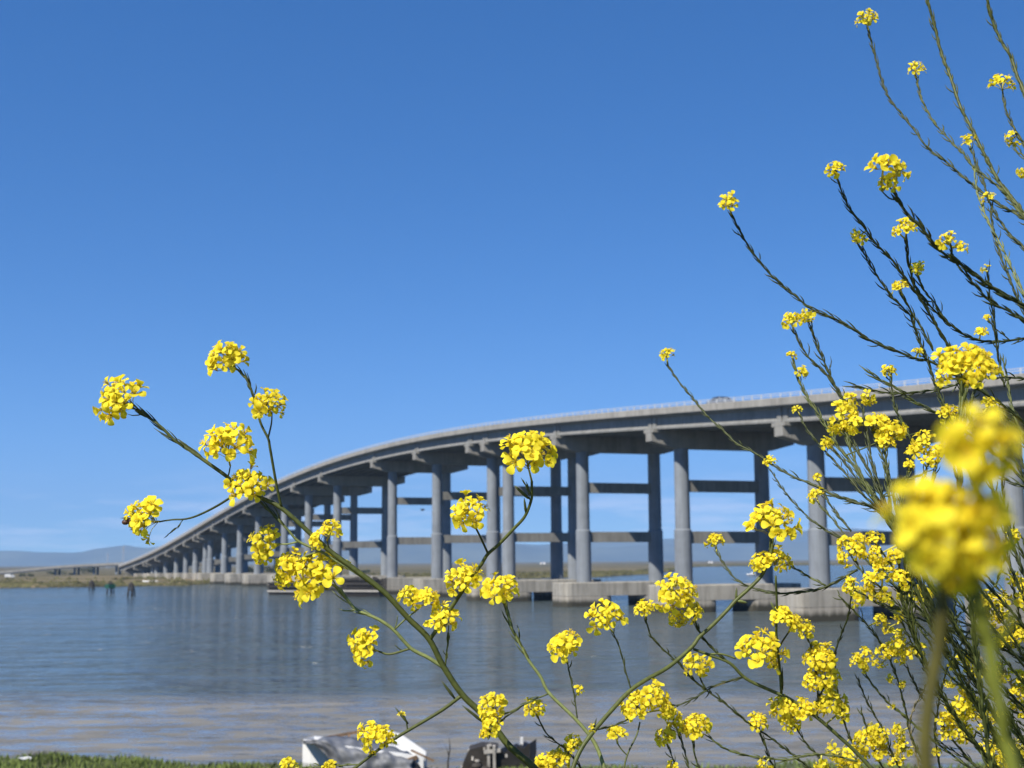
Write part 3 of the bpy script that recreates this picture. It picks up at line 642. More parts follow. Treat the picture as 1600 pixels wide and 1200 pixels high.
poly = [a, b2, c, d, e2, f2, g2]; m1.add([tuple(p) for p in poly] + [(p[0], p[1] + .07, p[2]) for p in poly], [tuple(range(7)), tuple(range(13, 6, -1))] + [(i, (i + 1) % 7, 7 + (i + 1) % 7, 7 + i) for i in range(7)]); m1.build('side_board', 'white', bt, origin=OO)
m1 = MB(); m1.bar(bp(642, 1172, .1), bp(678, 1189, .1), .09, .07); m1.bar(bp(640, 1186, 0), bp(648, 1212, 0), .16, .12); m1.bar(bp(655, 1184, 0), bp(660, 1214, .2), .14, .1); m1.bar(bp(628, 1192, -.35), bp(652, 1183, -.2), .1, .14); m1.build('broken_plank', 'wood', bt, origin=OO)
m1 = MB(); q = bp(640, 1206, -.5); m1.ellipsoid(q, (.42, .25, .42), 0, 10, 8); m1.build('stern_opening_shade', 'blackhull', bt, origin=OO)  # solid black lump standing in for the shade inside the open stern

o1 = bp(775, 1215); o1[2] = .15; OO = tuple(o1)
bt = thing('wrecked_hull', 'broken dark wooden hull with splintered planks right of the tarp covered skiff', 'boat', o1)
m1 = MB(); pl = [bp(*q_) for q_ in ((776, 1176), (783, 1170), (788, 1177), (796, 1168), (803, 1172), (810, 1165), (817, 1169), (828, 1161), (828, 1184), (822, 1225), (770, 1225))]; n_ = len(pl); back = [(p[0] + .25, p[1] + 1.2, p[2]) for p in pl]
m1.add([tuple(p) for p in pl] + back, [tuple(range(n_)), tuple(range(2 * n_ - 1, n_ - 1, -1))] + [(i, n_ + i, n_ + (i + 1) % n_, (i + 1) % n_) for i in range(n_)]); m1.build('hull', 'blackhull', bt, origin=OO)
rq = random.Random(21); m1 = MB()
for k in range(16):
    x0 = rq.uniform(728, 790); y0 = rq.uniform(1163, 1195); x1 = x0 + rq.uniform(-22, 26); y1 = y0 + rq.uniform(-6, 9) - (x1 - x0) * .12; m1.bar(bp(x0, y0, rq.uniform(-.2, .6)), bp(x1, y1, rq.uniform(-.2, .6)), .07, rq.uniform(.06, .16))
m1.build('splintered_plank', 'greyboard', bt, origin=OO)
m1 = MB(); pl = [bp(722, 1198), bp(733, 1172), bp(752, 1166), bp(778, 1168), bp(780, 1225), bp(716, 1225)]; back = [(p[0], p[1] + 1.3, p[2]) for p in pl]
m1.add([tuple(p) for p in pl] + back, [(0, 1, 2, 3, 4, 5), (11, 10, 9, 8, 7, 6)] + [(i, 6 + i, 6 + (i + 1) % 6, (i + 1) % 6) for i in range(6)]); m1.build('deck_house', 'timber', bt, origin=OO)
for xx, w_ in ((772, .20), (763, .09)):
    m1 = MB(); m1.bar(bp(xx, 1165, -.12), bp(xx + 1, 1225, -.12), w_, .1); m1.build('post', 'greyboard', bt, origin=OO)
m1 = MB()
for px, py, r in ((745, 1197, .2), (757, 1203, .24), (737, 1206, .2)): m1.ellipsoid(bp(px, py, -.3), (r, .22, r * .6), 0, 9, 6)
m1.build('debris', 'timber', bt, smooth=True, origin=OO)
m1 = MB(); m1.bar(bp(815, 1152, .5), bp(815, 1168, .5), .1, .1); m1.build('mooring_post', 'white', bt, origin=OO)
p = bp(700, 1212); p[2] = .0; bt = thing('bare_stick', 'thin dark bare stick standing in the shallows between the two wrecks', 'stick', p)
m1 = MB(); m1.tube([(0, 0, -.2), bp(700, 1190) - p, bp(703, 1170) - p, bp(702, 1153) - p], [.035, .03, .022, .012], 6); m1.tube([bp(701, 1180) - p, bp(697, 1166) - p], [.018, .008], 5); m1.build('branch', 'timber', bt, smooth=True)
p = bp(38, 1193, -1.2); p[2] = bank_z(p[0], p[1]) + .12
bt = thing('litter_sheet', 'crumpled white scrap of litter lying on the shore grass', 'litter', p)
m1 = MB(); rq = random.Random(2); V = [(x * .09 - .22, y * .07 - .1, rq.uniform(0, .06) + (.04 if y > 1 else 0)) for y in range(4) for x in range(6)]; m1.add(V, [(j * 6 + i, j * 6 + i + 1, (j + 1) * 6 + i + 1, (j + 1) * 6 + i) for j in range(3) for i in range(5)]); m1.build('sheet', 'litter', bt)
# ------------------------------------------------------------------ flowering mustard in the foreground
def petal(L, rp, mi=0):
    w = L * rp.uniform(.34, .47); lift = rp.uniform(.85, 1.15); roll_ = rp.uniform(-.25, .25); V = []
    for x, z, hw in ((.04, .0, .10), (.16, .20, .13), (.38, .36, .52), (.62, .43, .92), (.84, .42, .96), (.97, .38, .66), (1.04, .34, .22)):
        for j in (-1, 0, 1):
            y = j * hw * w; V.append((x * L, y, z * L * lift + (abs(j) * hw * .10 * L) + roll_ * y))
    return V, [(i * 3 + j, i * 3 + j + 1, (i + 1) * 3 + j + 1, (i + 1) * 3 + j) for i in range(6) for j in (0, 1)]
def blossom_mesh(seed):                                    # four spoon petals, six stamens; 1 unit across
    rp = random.Random(seed); mb = MB()
    op = rp.uniform(.45, 1.15)
    for k in range(4):
        V, Fc = petal(.5 * rp.uniform(.85, 1.15), rp); a = k * math.pi / 2 + rp.uniform(-.16, .16); t_ = (1 - op) * .9 + rp.uniform(-.3, .3)
        M_ = Matrix.Rotation(a, 3, 'Z') @ Matrix.Rotation(-t_, 3, 'Y')
        mb.add([M_ @ Vector(p) for p in V], Fc, 0)
    for k in range(6):
        a = k * 1.047 + .3; r_ = .07 + .03 * (k % 2); q = Vector((math.cos(a) * r_, math.sin(a) * r_, .30 + .04 * (k % 3)))
        mb.tube([(math.cos(a) * .03, math.sin(a) * .03, 0), q], .012, 4, 1); mb.ellipsoid(q, (.025, .025, .045), 1, 5, 3)
    for k in range(4):
        a = k * math.pi / 2 + .785; mb.add([(0, 0, -.03), (math.cos(a - .3) * .10, math.sin(a - .3) * .10, .10), (math.cos(a) * .17, math.sin(a) * .17, .22), (math.cos(a + .3) * .10, math.sin(a + .3) * .10, .10)], [(0, 1, 2, 3)], 2)
    mb.tube([(0, 0, -.03), (0, 0, .36)], [.03, .018], 5, 2)
    return mb
BLOOMS = [blossom_mesh(100 + i) for i in range(9)]
BMESH = [b.mesh('blossom', ['petal', 'stamen', 'bud'], True) for b in BLOOMS]
BARR = [(np.array(b.v), b.f, b.m) for b in BLOOMS]
def smooth_path(P, n_per=5):
    P = [np.array(p, float) for p in P]
    if len(P) < 3: return [P[0] + (P[1] - P[0]) * i / n_per for i in range(n_per + 1)]
    Q = [2 * P[0] - P[1]] + P + [2 * P[-1] - P[-2]]; out = []
    for i in range(1, len(Q) - 2):
        p0, p1, p2, p3 = Q[i - 1:i + 3]
        for k in range(n_per):
            t = k / n_per
            out.append(.5 * ((2 * p1) + (-p0 + p2) * t + (2 * p0 - 5 * p1 + 4 * p2 - p3) * t * t + (-p0 + 3 * p1 - 3 * p2 + p3) * t ** 3))
    out.append(P[-1]); return out
PODM = {'d': 'darkstem', 'm': 'midstem', 'l': 'lightstem', 'y': 'drystem', 'n': 'neartstem', 'e': 'neardark'}
class Plant:
    def __init__(s, label, D0, hub, seed, amp=.06, height=None):
        s.D0 = D0; s.hub = hub; s.rg = random.Random(seed); s.ph = (s.rg.uniform(0, 6.28), s.rg.uniform(0, 6.28)); s.amp = amp; s.label = label
        s.seg = []; s.paths = []; s.cl = []; s.fillers = 0
        h3 = s.pt(*hub); s.root = np.array((h3[0] + .02, h3[1] + .02, bank_z(h3[0], h3[1]) - .01))
        s.o = thing('mustard_plant', label, 'wildflower', s.root, 'flowering mustard plants along the bank')
        m1 = MB(); d_ = s.root - h3
        P = [s.root, s.root - d_ * .3 + np.array((.02, .01, 0)), s.root - d_ * .7 - np.array((.015, 0, 0)), h3]
        m1.tube(smooth_path(P), list(np.linspace(.0055, .0036, 16)), 7); m1.build('stem', 'midstem', s.o, True, s.root)
    def dep(s, x, y): return s.D0 * (1 + s.amp * math.sin(x / 190 + s.ph[0]) + s.amp * .8 * math.cos(y / 150 + s.ph[1]))
    def pt(s, x, y): return at(x, y, s.dep(x, y))
    def branch(s, style, wt, wb, px, ext=0, pods=None, name='branch'):
        """px: tip first; widths in photo pixels at tip and base; ext: carry the branch on to the hub"""
        px = list(px); n0 = len(px)
        if ext:
            x0, y0 = px[-1]; x1, y1 = s.hub; dx, dy = px[-1][0] - px[-2][0], px[-1][1] - px[-2][1]; L = math.hypot(x1 - x0, y1 - y0); l = math.hypot(dx, dy) or 1
            cx, cy = x0 + dx / l * L * .4, y0 + dy / l * L * .4
            for t in (.3, .6, .85, 1): px.append(((1 - t) ** 2 * x0 + 2 * t * (1 - t) * cx + t * t * x1, (1 - t) ** 2 * y0 + 2 * t * (1 - t) * cy + t * t * y1))
        p2 = smooth_path([np.array(p) for p in px], 5)
        P = [s.pt(*p) for p in p2]; k = len(P); sc = s.D0 / F
        th = .74 if pods and len(pods) == 3 and pods[0] < 30 else 1.0; rad = [(wt + (wb - wt) * (i / (k - 1))) * .5 * sc * th for i in range(k)]
        m1 = MB(); m1.tube(P, rad, 7)
        if pods:
            acc = 0; L_ = pods[0]; gap = pods[1]; ang0 = s.rg.uniform(0, 6.28); nx = 2.0
            for i in range(k - 1):
                a, b2 = np.array(p2[i]), np.array(p2[i + 1]); d2 = np.linalg.norm(b2 - a); 
                while acc + d2 > nx:
                    f = (nx - acc) / d2; q = P[i] + (P[i + 1] - P[i]) * f; tdir = Vector(P[i] - P[i + 1]).normalized()
                    ang0 += 2.4 + s.rg.uniform(-.5, .5); side = tdir.orthogonal().normalized(); side = Quaternion(tdir, ang0) @ side
                    l_ = L_ * sc * s.rg.uniform(.65, 1.25); sp_ = s.rg.uniform(.05, .17) if s.rg.random() < .86 else s.rg.uniform(.2, .5)
                    r0 = rad[i] * .8; q0 = Vector(q) + side * r0; r_ = pods[2] * .5 * sc * s.rg.uniform(.8, 1.2)
                    m1.tube([q0, q0 + (tdir * .25 + side * sp_ * .5) * l_, q0 + (tdir * .6 + side * sp_) * l_, q0 + (tdir + side * sp_ * 1.2) * l_], [r_ * .35, r_, r_ * .8, r_ * .15], 5)
                    nx += gap * s.rg.uniform(.6, 1.4)
                acc += d2
        m1.build(name, PODM[style], s.o, True, s.root)
        s.seg.append((px, p2))
        return s
    def leaf(s, a, b, w, style='d'):
        A, B = Vector(s.pt(*a)), Vector(s.pt(*b)); sc = s.D0 / F; m1 = MB()
        m1.tube([A, A.lerp(B, .3), A.lerp(B, .75), B], [.3 * w * sc, .55 * w * sc, .4 * w * sc, .08 * w * sc], 6); m1.build('leaf', PODM[style], s.o, True, s.root)
    def cluster(s, x, y, size, ax=None, n=None, bd=None, h=None): s.cl.append((x, y, size, ax, n, bd, h))
    def nearest(s, x, y):
        best = None
        for px, p2 in s.seg:
            for i, p in enumerate(p2):
                d = math.hypot(p[0] - x, p[1] - y) * (1 if i == 0 else 1.15)
                if best is None or d < best[0]: best = (d, i, p2)
        return best
    def finish(s):
        s.cl.sort(key=lambda c: -c[2]); used = 0
        for (x, y, size, ax, n, bd, h) in s.cl:
            b = s.nearest(x, y); sc = s.dep(x, y) / F
            if b is None or b[0] > size * .95 + 12:            # its own side branch, running down to the nearest stem or the hub
                tx, ty = (b[2][min(len(b[2]) - 1, b[1] + 6)] if b and b[0] < 170 else s.hub); L = math.hypot(tx - x, ty - y)
                st = (x + (tx - x) / L * size * .45, y + (ty - y) / L * size * .45 + 3); j = s.rg.uniform(-.12, .12)
                s.branch(s.rg.choice('dmdm'), 1.8, 2.8 + size * .02, [(st[0], st[1]), (st[0] + (tx - st[0]) * .3 + (ty - st[1]) * j - 2, st[1] + (ty - st[1]) * .36), (st[0] + (tx - st[0]) * .65 + (ty - st[1]) * j * .7, st[1] + (ty - st[1]) * .7), (tx, ty)], pods=(13, 7, 2.4)); b = s.nearest(x, y)
            bx, by = b[2][b[1]]
            C = Vector(s.pt(x, y)); B = Vector(s.pt(bx, by)); Sz = size * sc
            if ax is not None: A = Vector((ax[0], ax[2] if len(ax) > 2 else -.35, ax[1]))
            else:
                A = (C - B); A = A.normalized() if A.length > Sz * .12 else Vector((-.35, 0, 1)); A = A + Vector((0, -.35 + s.rg.uniform(-.2, .2), .15))
            A.normalize(); rg = s.rg
            n = n or int(max(6, min(30, size * .39)) * rg.uniform(.88, 1.15)); d = (bd or (.0046 + .285 * Sz)); Rr = max(d * .3, Sz * .5 - d * .36)
            base = C - A * Rr * .55
            m1 = MB(); m1.tube([B, B.lerp(base, .5) + A * .001, base, C + A * Rr * .35], [.0009, .0008, .0007, .0005], 5)
            T = A.orthogonal().normalized(); U = A.cross(T); bl = []
            g0 = rg.uniform(0, 6.28)
            for k in range(n):
                f = (k + .6) / n; th = (.22 + 1.72 * f ** .75) + rg.uniform(-.12, .12); ph = g0 + k * 2.39996 + rg.uniform(-.25, .25)
                dv = A * math.cos(th) + (T * math.cos(ph) + U * math.sin(ph)) * math.sin(th)
                rr_ = Rr * rg.uniform(.60, 1.20); p = C + dv * rr_ * (1 if h is None else 1) + (A * (rg.uniform(-1, 1) * h * Sz) if h else Vector())
                zz = (dv * .8 + A * .45 + Vector((rg.uniform(-.5, .5), rg.uniform(-.6, .2), rg.uniform(-.5, .5)))).normalized()
                q = zz.to_track_quat('Z', 'Y') @ Quaternion((0, 0, 1), rg.uniform(0, 6.28)); e = d * rg.uniform(.70, 1.15) * (.82 + .25 * f)
                bl.append((rg.randrange(9), p, q, e))
                st = base + A * Rr * (.35 - .55 * f); m1.tube([st, st.lerp(p, .5) + A * Rr * .10, p - zz * e * .02], [.00034, .0003, .0004], 4)
            for k in range(max(3, n // 3)):
                ph = k * 2.4; rr_ = Rr * .30 * math.sqrt((k + .5) / max(3, n // 3)); p = C + A * Rr * rg.uniform(.62, .86) + (T * math.cos(ph) + U * math.sin(ph)) * rr_
                m1.ellipsoid(p, (d * .075, d * .075, d * .13), 1, 6, 4, A.to_track_quat('Z', 'Y').to_matrix())
            fc = m1.build('flower_cluster', ['stalk', 'bud'], s.o, True, s.root)
            if used + n <= 100:
                used += n
                for vi, p, q, e in bl:
                    o = bpy.data.objects.new('blossom', BMESH[vi]); COL.objects.link(o); o.parent = fc
                    o.location = p - Vector(s.root); o.rotation_mode = 'QUATERNION'; o.rotation_quaternion = q; o.scale = (e, e, e)
            else:
                m2 = MB()
                for vi, p, q, e in bl:
                    v, fcs, mi = BARR[vi]; Rm = np.array(q.to_matrix()) * e; w = v @ Rm.T + np.array(p)
                    m2.v += [tuple(r_) for r_ in w]; m2.f += [tuple(i + m2.n for i in q_) for q_ in fcs]; m2.m += mi; m2.n += len(v)
                m2.build('petals', ['petal', 'stamen', 'bud'], fc, True, s.root)
    def fill(s, n, x0, x1, y0, y1, styles='dmd', lean=(-.7, .2), w=(1.6, 3.0), pods=(14, 6.5, 2.4), tips=.25):
        """extra side shoots between the traced ones: each leaves a stem of the plant and ends in the given window"""
        for k in range(n):
            x, y = s.rg.uniform(x0, x1), s.rg.uniform(y0, y1); tx, ty = s.hub
            if s.rg.random() < .6 and s.seg:
                p2 = s.rg.choice(s.seg)[1]; tx, ty = p2[min(len(p2) - 1, int(len(p2) * s.rg.uniform(.35, .95)))]
                if ty < y + 25: tx, ty = s.hub
            L = math.hypot(tx - x, ty - y)
            if L > 260: x, y = tx + (x - tx) * 260 / L, ty + (y - ty) * 260 / L
            bend = s.rg.uniform(-.16, .16); mxy = ((x + tx) / 2 + (ty - y) * bend, (y + ty) / 2 - (tx - x) * bend)
            s.branch(s.rg.choice(styles), w[0], s.rg.uniform(*w) + .6, [(x, y), ((x + mxy[0]) / 2 + 1, (y + mxy[1]) / 2 + 1), mxy, ((tx + mxy[0]) / 2, (ty + mxy[1]) / 2), (tx, ty)], pods=pods if s.rg.random() < .85 else None)
            if s.rg.random() < tips: s.cluster(x, y - 3, s.rg.uniform(11, 20))
PD = (19, 5.2, 2.3); PS = (15, 6.0, 1.9); PL = (22, 7, 2.6)

# --- left spray
p = Plant('large mustard plant at left, thick olive main stem crossing in front of the far piers', 1.2, (850, 1290), 1, .03)
p.branch('m', 4, 12.5, [(212, 640), (232, 652), (255, 670), (272, 687), (295, 702), (320, 720), (355, 745), (377, 765), (405, 777), (440, 794), (492, 840), (517, 862), (555, 890), (600, 925), (637, 965), (670, 998), (692, 1040), (722, 1085), (750, 1112), (777, 1142), (797, 1167), (835, 1200)], 1)
p.branch('d', 2, 3, [(214, 640), (236, 654), (262, 678), (300, 706), (325, 723)], pods=(32, 6, 2.6))
p.cluster(190, 627, 82, (-.75, .55)); p.cluster(355, 565, 68, (-.3, .8)); p.cluster(417, 635, 58, (.15, .9)); p.cluster(354, 697, 80, (-.05, 1)); p.cluster(390, 761, 66, (.05, .6))
p.branch('m', 3.5, 4.5, [(372, 578), (385, 592), (395, 617), (407, 660), (419, 685), (422, 700), (432, 757), (440, 793)])
p.branch('d', 2, 3, [(374, 580), (388, 596), (398, 622), (403, 640)], pods=(22, 6, 2.4))
p.branch('d', 2, 3, [(425, 645), (424, 662), (419, 684)])
p.branch('d', 2, 3, [(360, 728), (357, 742), (354, 745)]); p.branch('d', 2, 3, [(384, 770), (378, 768), (374, 765)])
p.branch('d', 2.5, 4, [(250, 815), (270, 812), (290, 811), (310, 805), (340, 790), (376, 767)]); p.branch('d', 1.5, 2, [(262, 835), (275, 826), (286, 812)], pods=(14, 8, 2)); p.cluster(228, 812, 72, (-.9, .25))
p.branch('l', 3, 5.5, [(407, 785), (430, 807), (450, 828), (467, 846), (500, 861), (525, 876), (560, 897), (600, 926)]); p.branch('m', 2, 2, [(408, 785), (432, 808), (448, 826)], pods=(20, 5, 2.6))
p.branch('l', 2.5, 3, [(437, 850), (450, 850), (467, 846)]); p.cluster(417, 846, 54, (-.6, .4)); p.cluster(408, 868, 34, (-.5, -.2))
p.branch('l', 2.5, 3, [(470, 872), (485, 866), (500, 861)]); p.cluster(453, 884, 52, (-.5, .5)); p.cluster(442, 905, 30, (-.6, -.2))
p.branch('l', 4, 6.5, [(520, 914), (532, 922), (555, 951), (590, 967), (615, 984), (642, 1013), (668, 1027), (692, 1042)]); p.branch('l', 2, 2, [(526, 917), (553, 950), (588, 966)], pods=(30, 7, 2.4)); p.cluster(497, 905, 92, (-.45, .55), 30)
p.branch('m', 3, 4, [(592, 1018), (610, 1022), (642, 1013)]); p.branch('d', 1.6, 2, [(617, 1008), (628, 1016), (640, 1014)]); p.cluster(574, 1011, 62, (-.7, .35))
p.branch('l', 2.5, 3, [(648, 956), (635, 966), (617, 983)]); p.branch('l', 1.4, 1.8, [(621, 962), (620, 972), (617, 981)]); p.cluster(642, 934, 40, (-.2, .8)); p.cluster(667, 937, 36, (.3, .8))
p.branch('d', 2, 3, [(511, 845), (513, 853), (517, 862)]); p.cluster(518, 828, 34, (.2, .9)); p.cluster(497, 843, 32, (-.6, .5))
p.branch('m', 4, 6.5, [(831, 752), (831, 768), (830, 782), (820, 807), (802, 827), (780, 850), (762, 866), (752, 882), (735, 905), (717, 932), (697, 962), (672, 999)]); p.branch('m', 2, 2, [(822, 757), (829, 772), (829, 785)], pods=(20, 5, 2.4)); p.cluster(823, 712, 84, (-.1, .95), 28)
p.branch('d', 3, 3.5, [(742, 822), (752, 842), (763, 866)]); p.cluster(734, 804, 62, (-.35, .8), h=.1)
p.leaf((822, 803), (819, 778), 4, 'm'); p.leaf((826, 779), (804, 759), 5, 'm')
p.branch('d', 2, 3, [(728, 916), (730, 912), (734, 906)]); p.cluster(727, 906, 58, (-.3, .8))
p.branch('m', 3, 3.5, [(701, 988), (700, 1003), (698, 1018), (696, 1040)], pods=PS); p.cluster(694, 971, 58, (.05, 1))
p.branch('m', 4, 6, [(540, 1212), (555, 1200), (600, 1165), (640, 1140), (690, 1110), (722, 1086)]); p.cluster(580, 1146, 42, (-.3, .8)); p.cluster(600, 1152, 40, (.3, .7)); p.cluster(577, 1166, 26, (-.5, -.3))
p.branch('d', 2, 2.5, [(630, 1118), (634, 1124), (637, 1141)]); p.cluster(628, 1117, 9, (-.4, .8), 3)
p.leaf((711, 1092), (690, 1064), 5); p.leaf((757, 1130), (722, 1102), 5); p.leaf((638, 1131), (617, 1105), 4)
p.cluster(452, 1198, 34); p.cluster(516, 1198, 24)
p.finish()
be = thing('insect', 'small dark brown insect sitting on the flower cluster left of the bridge end', 'insect', p.pt(209, 815) + np.array((0, -.012, 0)))
m1 = MB(); m1.ellipsoid((0, 0, 0), (.0034, .0026, .0028), 0, 10, 8); m1.ellipsoid((.0038, 0, .0008), (.0018, .002, .0018), 0, 8, 6); m1.ellipsoid((-.004, 0, -.0008), (.0032, .0024, .0024), 0, 8, 6)
for y in (-1, 1):
    for x in (-.002, .001, .003): m1.tube([(x, y * .002, 0), (x, y * .0045, .001), (x * 1.3, y * .006, -.003)], .0002, 4)
m1.build('body', 'insect', be, True)
for y in (-1, 1):
    m1 = MB(); m1.add([(.001, y * .001, .0026), (-.003, y * .003, .0034), (-.008, y * .0034, .0026), (-.006, y * .0008, .0024)], [(0, 1, 2, 3)]); m1.build('wing', 'wing', be)

# --- pale green stem in the middle
p = Plant('mustard plant with one pale green stem rising to a round cluster over the bridge footing', 1.16, (960, 1290), 2, .03)
p.branch('l', 4, 7.5, [(790, 945), (800, 982), (815, 1010), (827, 1033), (845, 1058), (858, 1083), (897, 1121), (922, 1150), (935, 1173), (945, 1203)], 1); p.branch('m', 3, 3, [(790, 946), (800, 982), (815, 1010), (827, 1032)], pods=(26, 6, 2.8))
p.cluster(783, 922, 60, (-.1, 1), 22)
p.branch('m', 3, 3.5, [(785, 1117), (805, 1109), (830, 1095), (857, 1084)], pods=(18, 9, 2)); p.cluster(770, 1104, 46, (-.4, .8)); p.cluster(772, 1132, 40, (-.5, .2)); p.cluster(758, 1146, 18)
p.branch('d', 3, 3, [(887, 1036), (890, 1052), (897, 1085), (902, 1122)], pods=(12, 9, 2)); p.cluster(883, 1011, 60, (-.05, 1)); p.branch('d', 1.4, 2, [(902, 1083), (899, 1090), (897, 1097)]); p.cluster(904, 1077, 15)
p.finish()
p = Plant('short mustard stem with small clusters at the bottom edge, below the middle of the picture', 1.25, (925, 1300), 3, .03)
p.branch('d', 3, 4, [(841, 1122), (853, 1145), (872, 1162), (884, 1171), (900, 1190), (912, 1207)], 1, pods=PS); p.cluster(833, 1107, 38, (-.2, 1), 14)
p.cluster(897, 1165, 37, (0, .9), 15); p.cluster(852, 1192, 34, (-.5, .7)); p.cluster(874, 1186, 34, (.3, .9)); p.cluster(858, 1204, 40)
p.finish()

# --- thick arching stem
p = Plant('mustard plant with long thick olive stem arching up right to a full cluster', 1.13, (880, 1300), 4, .03)
p.branch('m', 6, 7.5, [(1207, 842), (1204, 866), (1195, 890), (1187, 903), (1168, 922), (1150, 938), (1135, 955), (1110, 980), (1092, 996), (1080, 1012), (1045, 1042), (1010, 1062), (985, 1079), (960, 1105), (925, 1146), (905, 1176), (892, 1210)], 1)
p.branch('m', 3, 4, [(1206, 842), (1200, 880), (1187, 903)], pods=(24, 8, 3)); p.leaf((1150, 938), (1168, 942), 5, 'l'); p.leaf((1150, 938), (1151, 918), 4, 'm')
p.cluster(1207, 820, 78, (.05, 1), 30); p.cluster(1190, 880, 40, (-.6, .6)); p.cluster(1215, 876, 44, (.4, .6))
p.branch('d', 2.5, 3.5, [(958, 988), (970, 1018), (978, 1050), (986, 1077)], pods=(16, 11, 2)); p.cluster(947, 968, 60, (-.15, 1), 18)
p.branch('d', 3, 3, [(1000, 1115), (985, 1122), (965, 1132), (935, 1140)], pods=(14, 7, 2.4)); p.cluster(1020, 1090, 56, (.3, .9)); p.cluster(994, 1103, 50, (-.5, .7)); p.cluster(1036, 1107, 34, (.6, .4))
p.branch('m', 2.5, 3, [(1000, 1128), (995, 1148), (980, 1180), (972, 1215)]); p.branch('m', 2, 2, [(965, 1162), (972, 1172), (981, 1181)]); p.cluster(963, 1149, 32)
p.leaf((927, 1140), (932, 1122), 3); p.cluster(926, 1136, 8, None, 3)
p.finish()

# --- plant coming in from the lower right
p = Plant('mustard plant whose olive stem runs left from lower right to large clusters over water', 1.18, (1430, 1330), 5, .03)
p.branch('m', 4.5, 7, [(1083, 1014), (1110, 1024), (1140, 1036), (1165, 1060), (1200, 1077), (1235, 1093), (1275, 1120), (1310, 1150), (1340, 1178)], 1)
p.branch('d', 4, 4, [(1083, 958), (1088, 975), (1099, 997), (1122, 1022), (1140, 1036)], pods=PS); p.cluster(1056, 930, 66, (-.3, .9), 26); p.cluster(1078, 953, 46, (.4, .3)); p.cluster(1060, 965, 34, (-.2, -.3))
p.branch('m', 3, 3.5, [(1150, 1029), (1128, 1022), (1110, 1022)]); p.cluster(1187, 1021, 78, (.3, .8), 26)
p.branch('d', 3, 3, [(1046, 1103), (1065, 1100), (1090, 1088), (1120, 1070), (1162, 1058)], pods=PS)
p.branch('m', 3.5, 4.5, [(1212, 900), (1214, 950), (1213, 990), (1218, 1040), (1221, 1083)]); p.branch('d', 2.5, 3, [(1232, 988), (1224, 1000), (1217, 1012)]); p.cluster(1222, 964, 36, (-.3, .8)); p.cluster(1238, 975, 36, (.4, .6))
p.leaf((1212, 956), (1204, 940), 4, 'l'); p.leaf((1223, 1078), (1222, 1040), 3)
p.branch('d', 2.5, 3, [(1262, 997), (1268, 1012), (1272, 1030), (1278, 1070), (1276, 1120)], pods=PS); p.cluster(1260, 984, 30)
p.cluster(1222, 1105, 46, (-.5, .8)); p.cluster(1252, 1113, 48, (.3, .8)); p.cluster(1236, 1128, 36, (0, .2)); p.branch('d', 3, 4, [(1245, 1138), (1260, 1162), (1282, 1185), (1310, 1215)], 1, pods=PS)
p.cluster(1282, 1028, 54, (0, 1)); p.cluster(1290, 1058, 48, (.4, .4)); p.cluster(1272, 1064, 36, (-.5, .3)); p.cluster(1297, 1096, 46, (.3, .6)); p.cluster(1313, 1112, 34); p.cluster(1280, 1106, 30)
p.branch('d', 3, 4, [(1287, 1075), (1279, 1092), (1276, 1120)], pods=PS)
p.finish()

p = Plant('slender mustard stem slanting from a small cluster by the footing gap down to the right', 1.3, (1330, 1290), 6, .03)
p.branch('d', 3, 4, [(1009, 968), (1018, 995), (1040, 1018), (1062, 1038), (1078, 1056), (1100, 1076), (1130, 1097), (1165, 1126), (1200, 1150), (1240, 1180), (1270, 1205)], 1, pods=(14, 6.5, 2.4)); p.cluster(1007, 953, 34, (-.15, 1), 14)
p.branch('d', 2.5, 3, [(1093, 1056), (1097, 1066), (1104, 1078)]); p.cluster(1091, 1042, 48, (0, 1), 16); p.branch('y', 2.5, 3, [(1160, 1059), (1135, 1066), (1112, 1074)])
p.branch('d', 3, 3.5, [(1188, 1145), (1196, 1165), (1202, 1185), (1215, 1205)], 1, pods=PS); p.cluster(1185, 1130, 36, (-.1, 1), 15)
p.finish()
p = Plant('low mustard plant with crowded small clusters at the bottom edge, right of the centre', 1.15, (1100, 1290), 7, .03)
p.branch('d', 3, 4, [(1062, 1150), (1070, 1175), (1077, 1205)], 1, pods=PS); p.branch('d', 3, 4, [(1083, 1160), (1087, 1185), (1095, 1207)], 1, pods=PS); p.branch('d', 2.5, 3.5, [(1045, 1170), (1053, 1190), (1058, 1210)], 1, pods=PS)
p.cluster(1086, 1136, 50, (.2, 1), 20); p.cluster(1052, 1122, 32); p.cluster(1062, 1140, 40); p.cluster(1040, 1154, 36); p.cluster(1052, 1198, 24)
p.branch('m', 3.5, 4.5, [(1106, 1150), (1130, 1168), (1165, 1180), (1225, 1187), (1260, 1180), (1300, 1180), (1340, 1190)], pods=PS)
p.cluster(1195, 1194, 28); p.cluster(1283, 1194, 26)
p.finish()

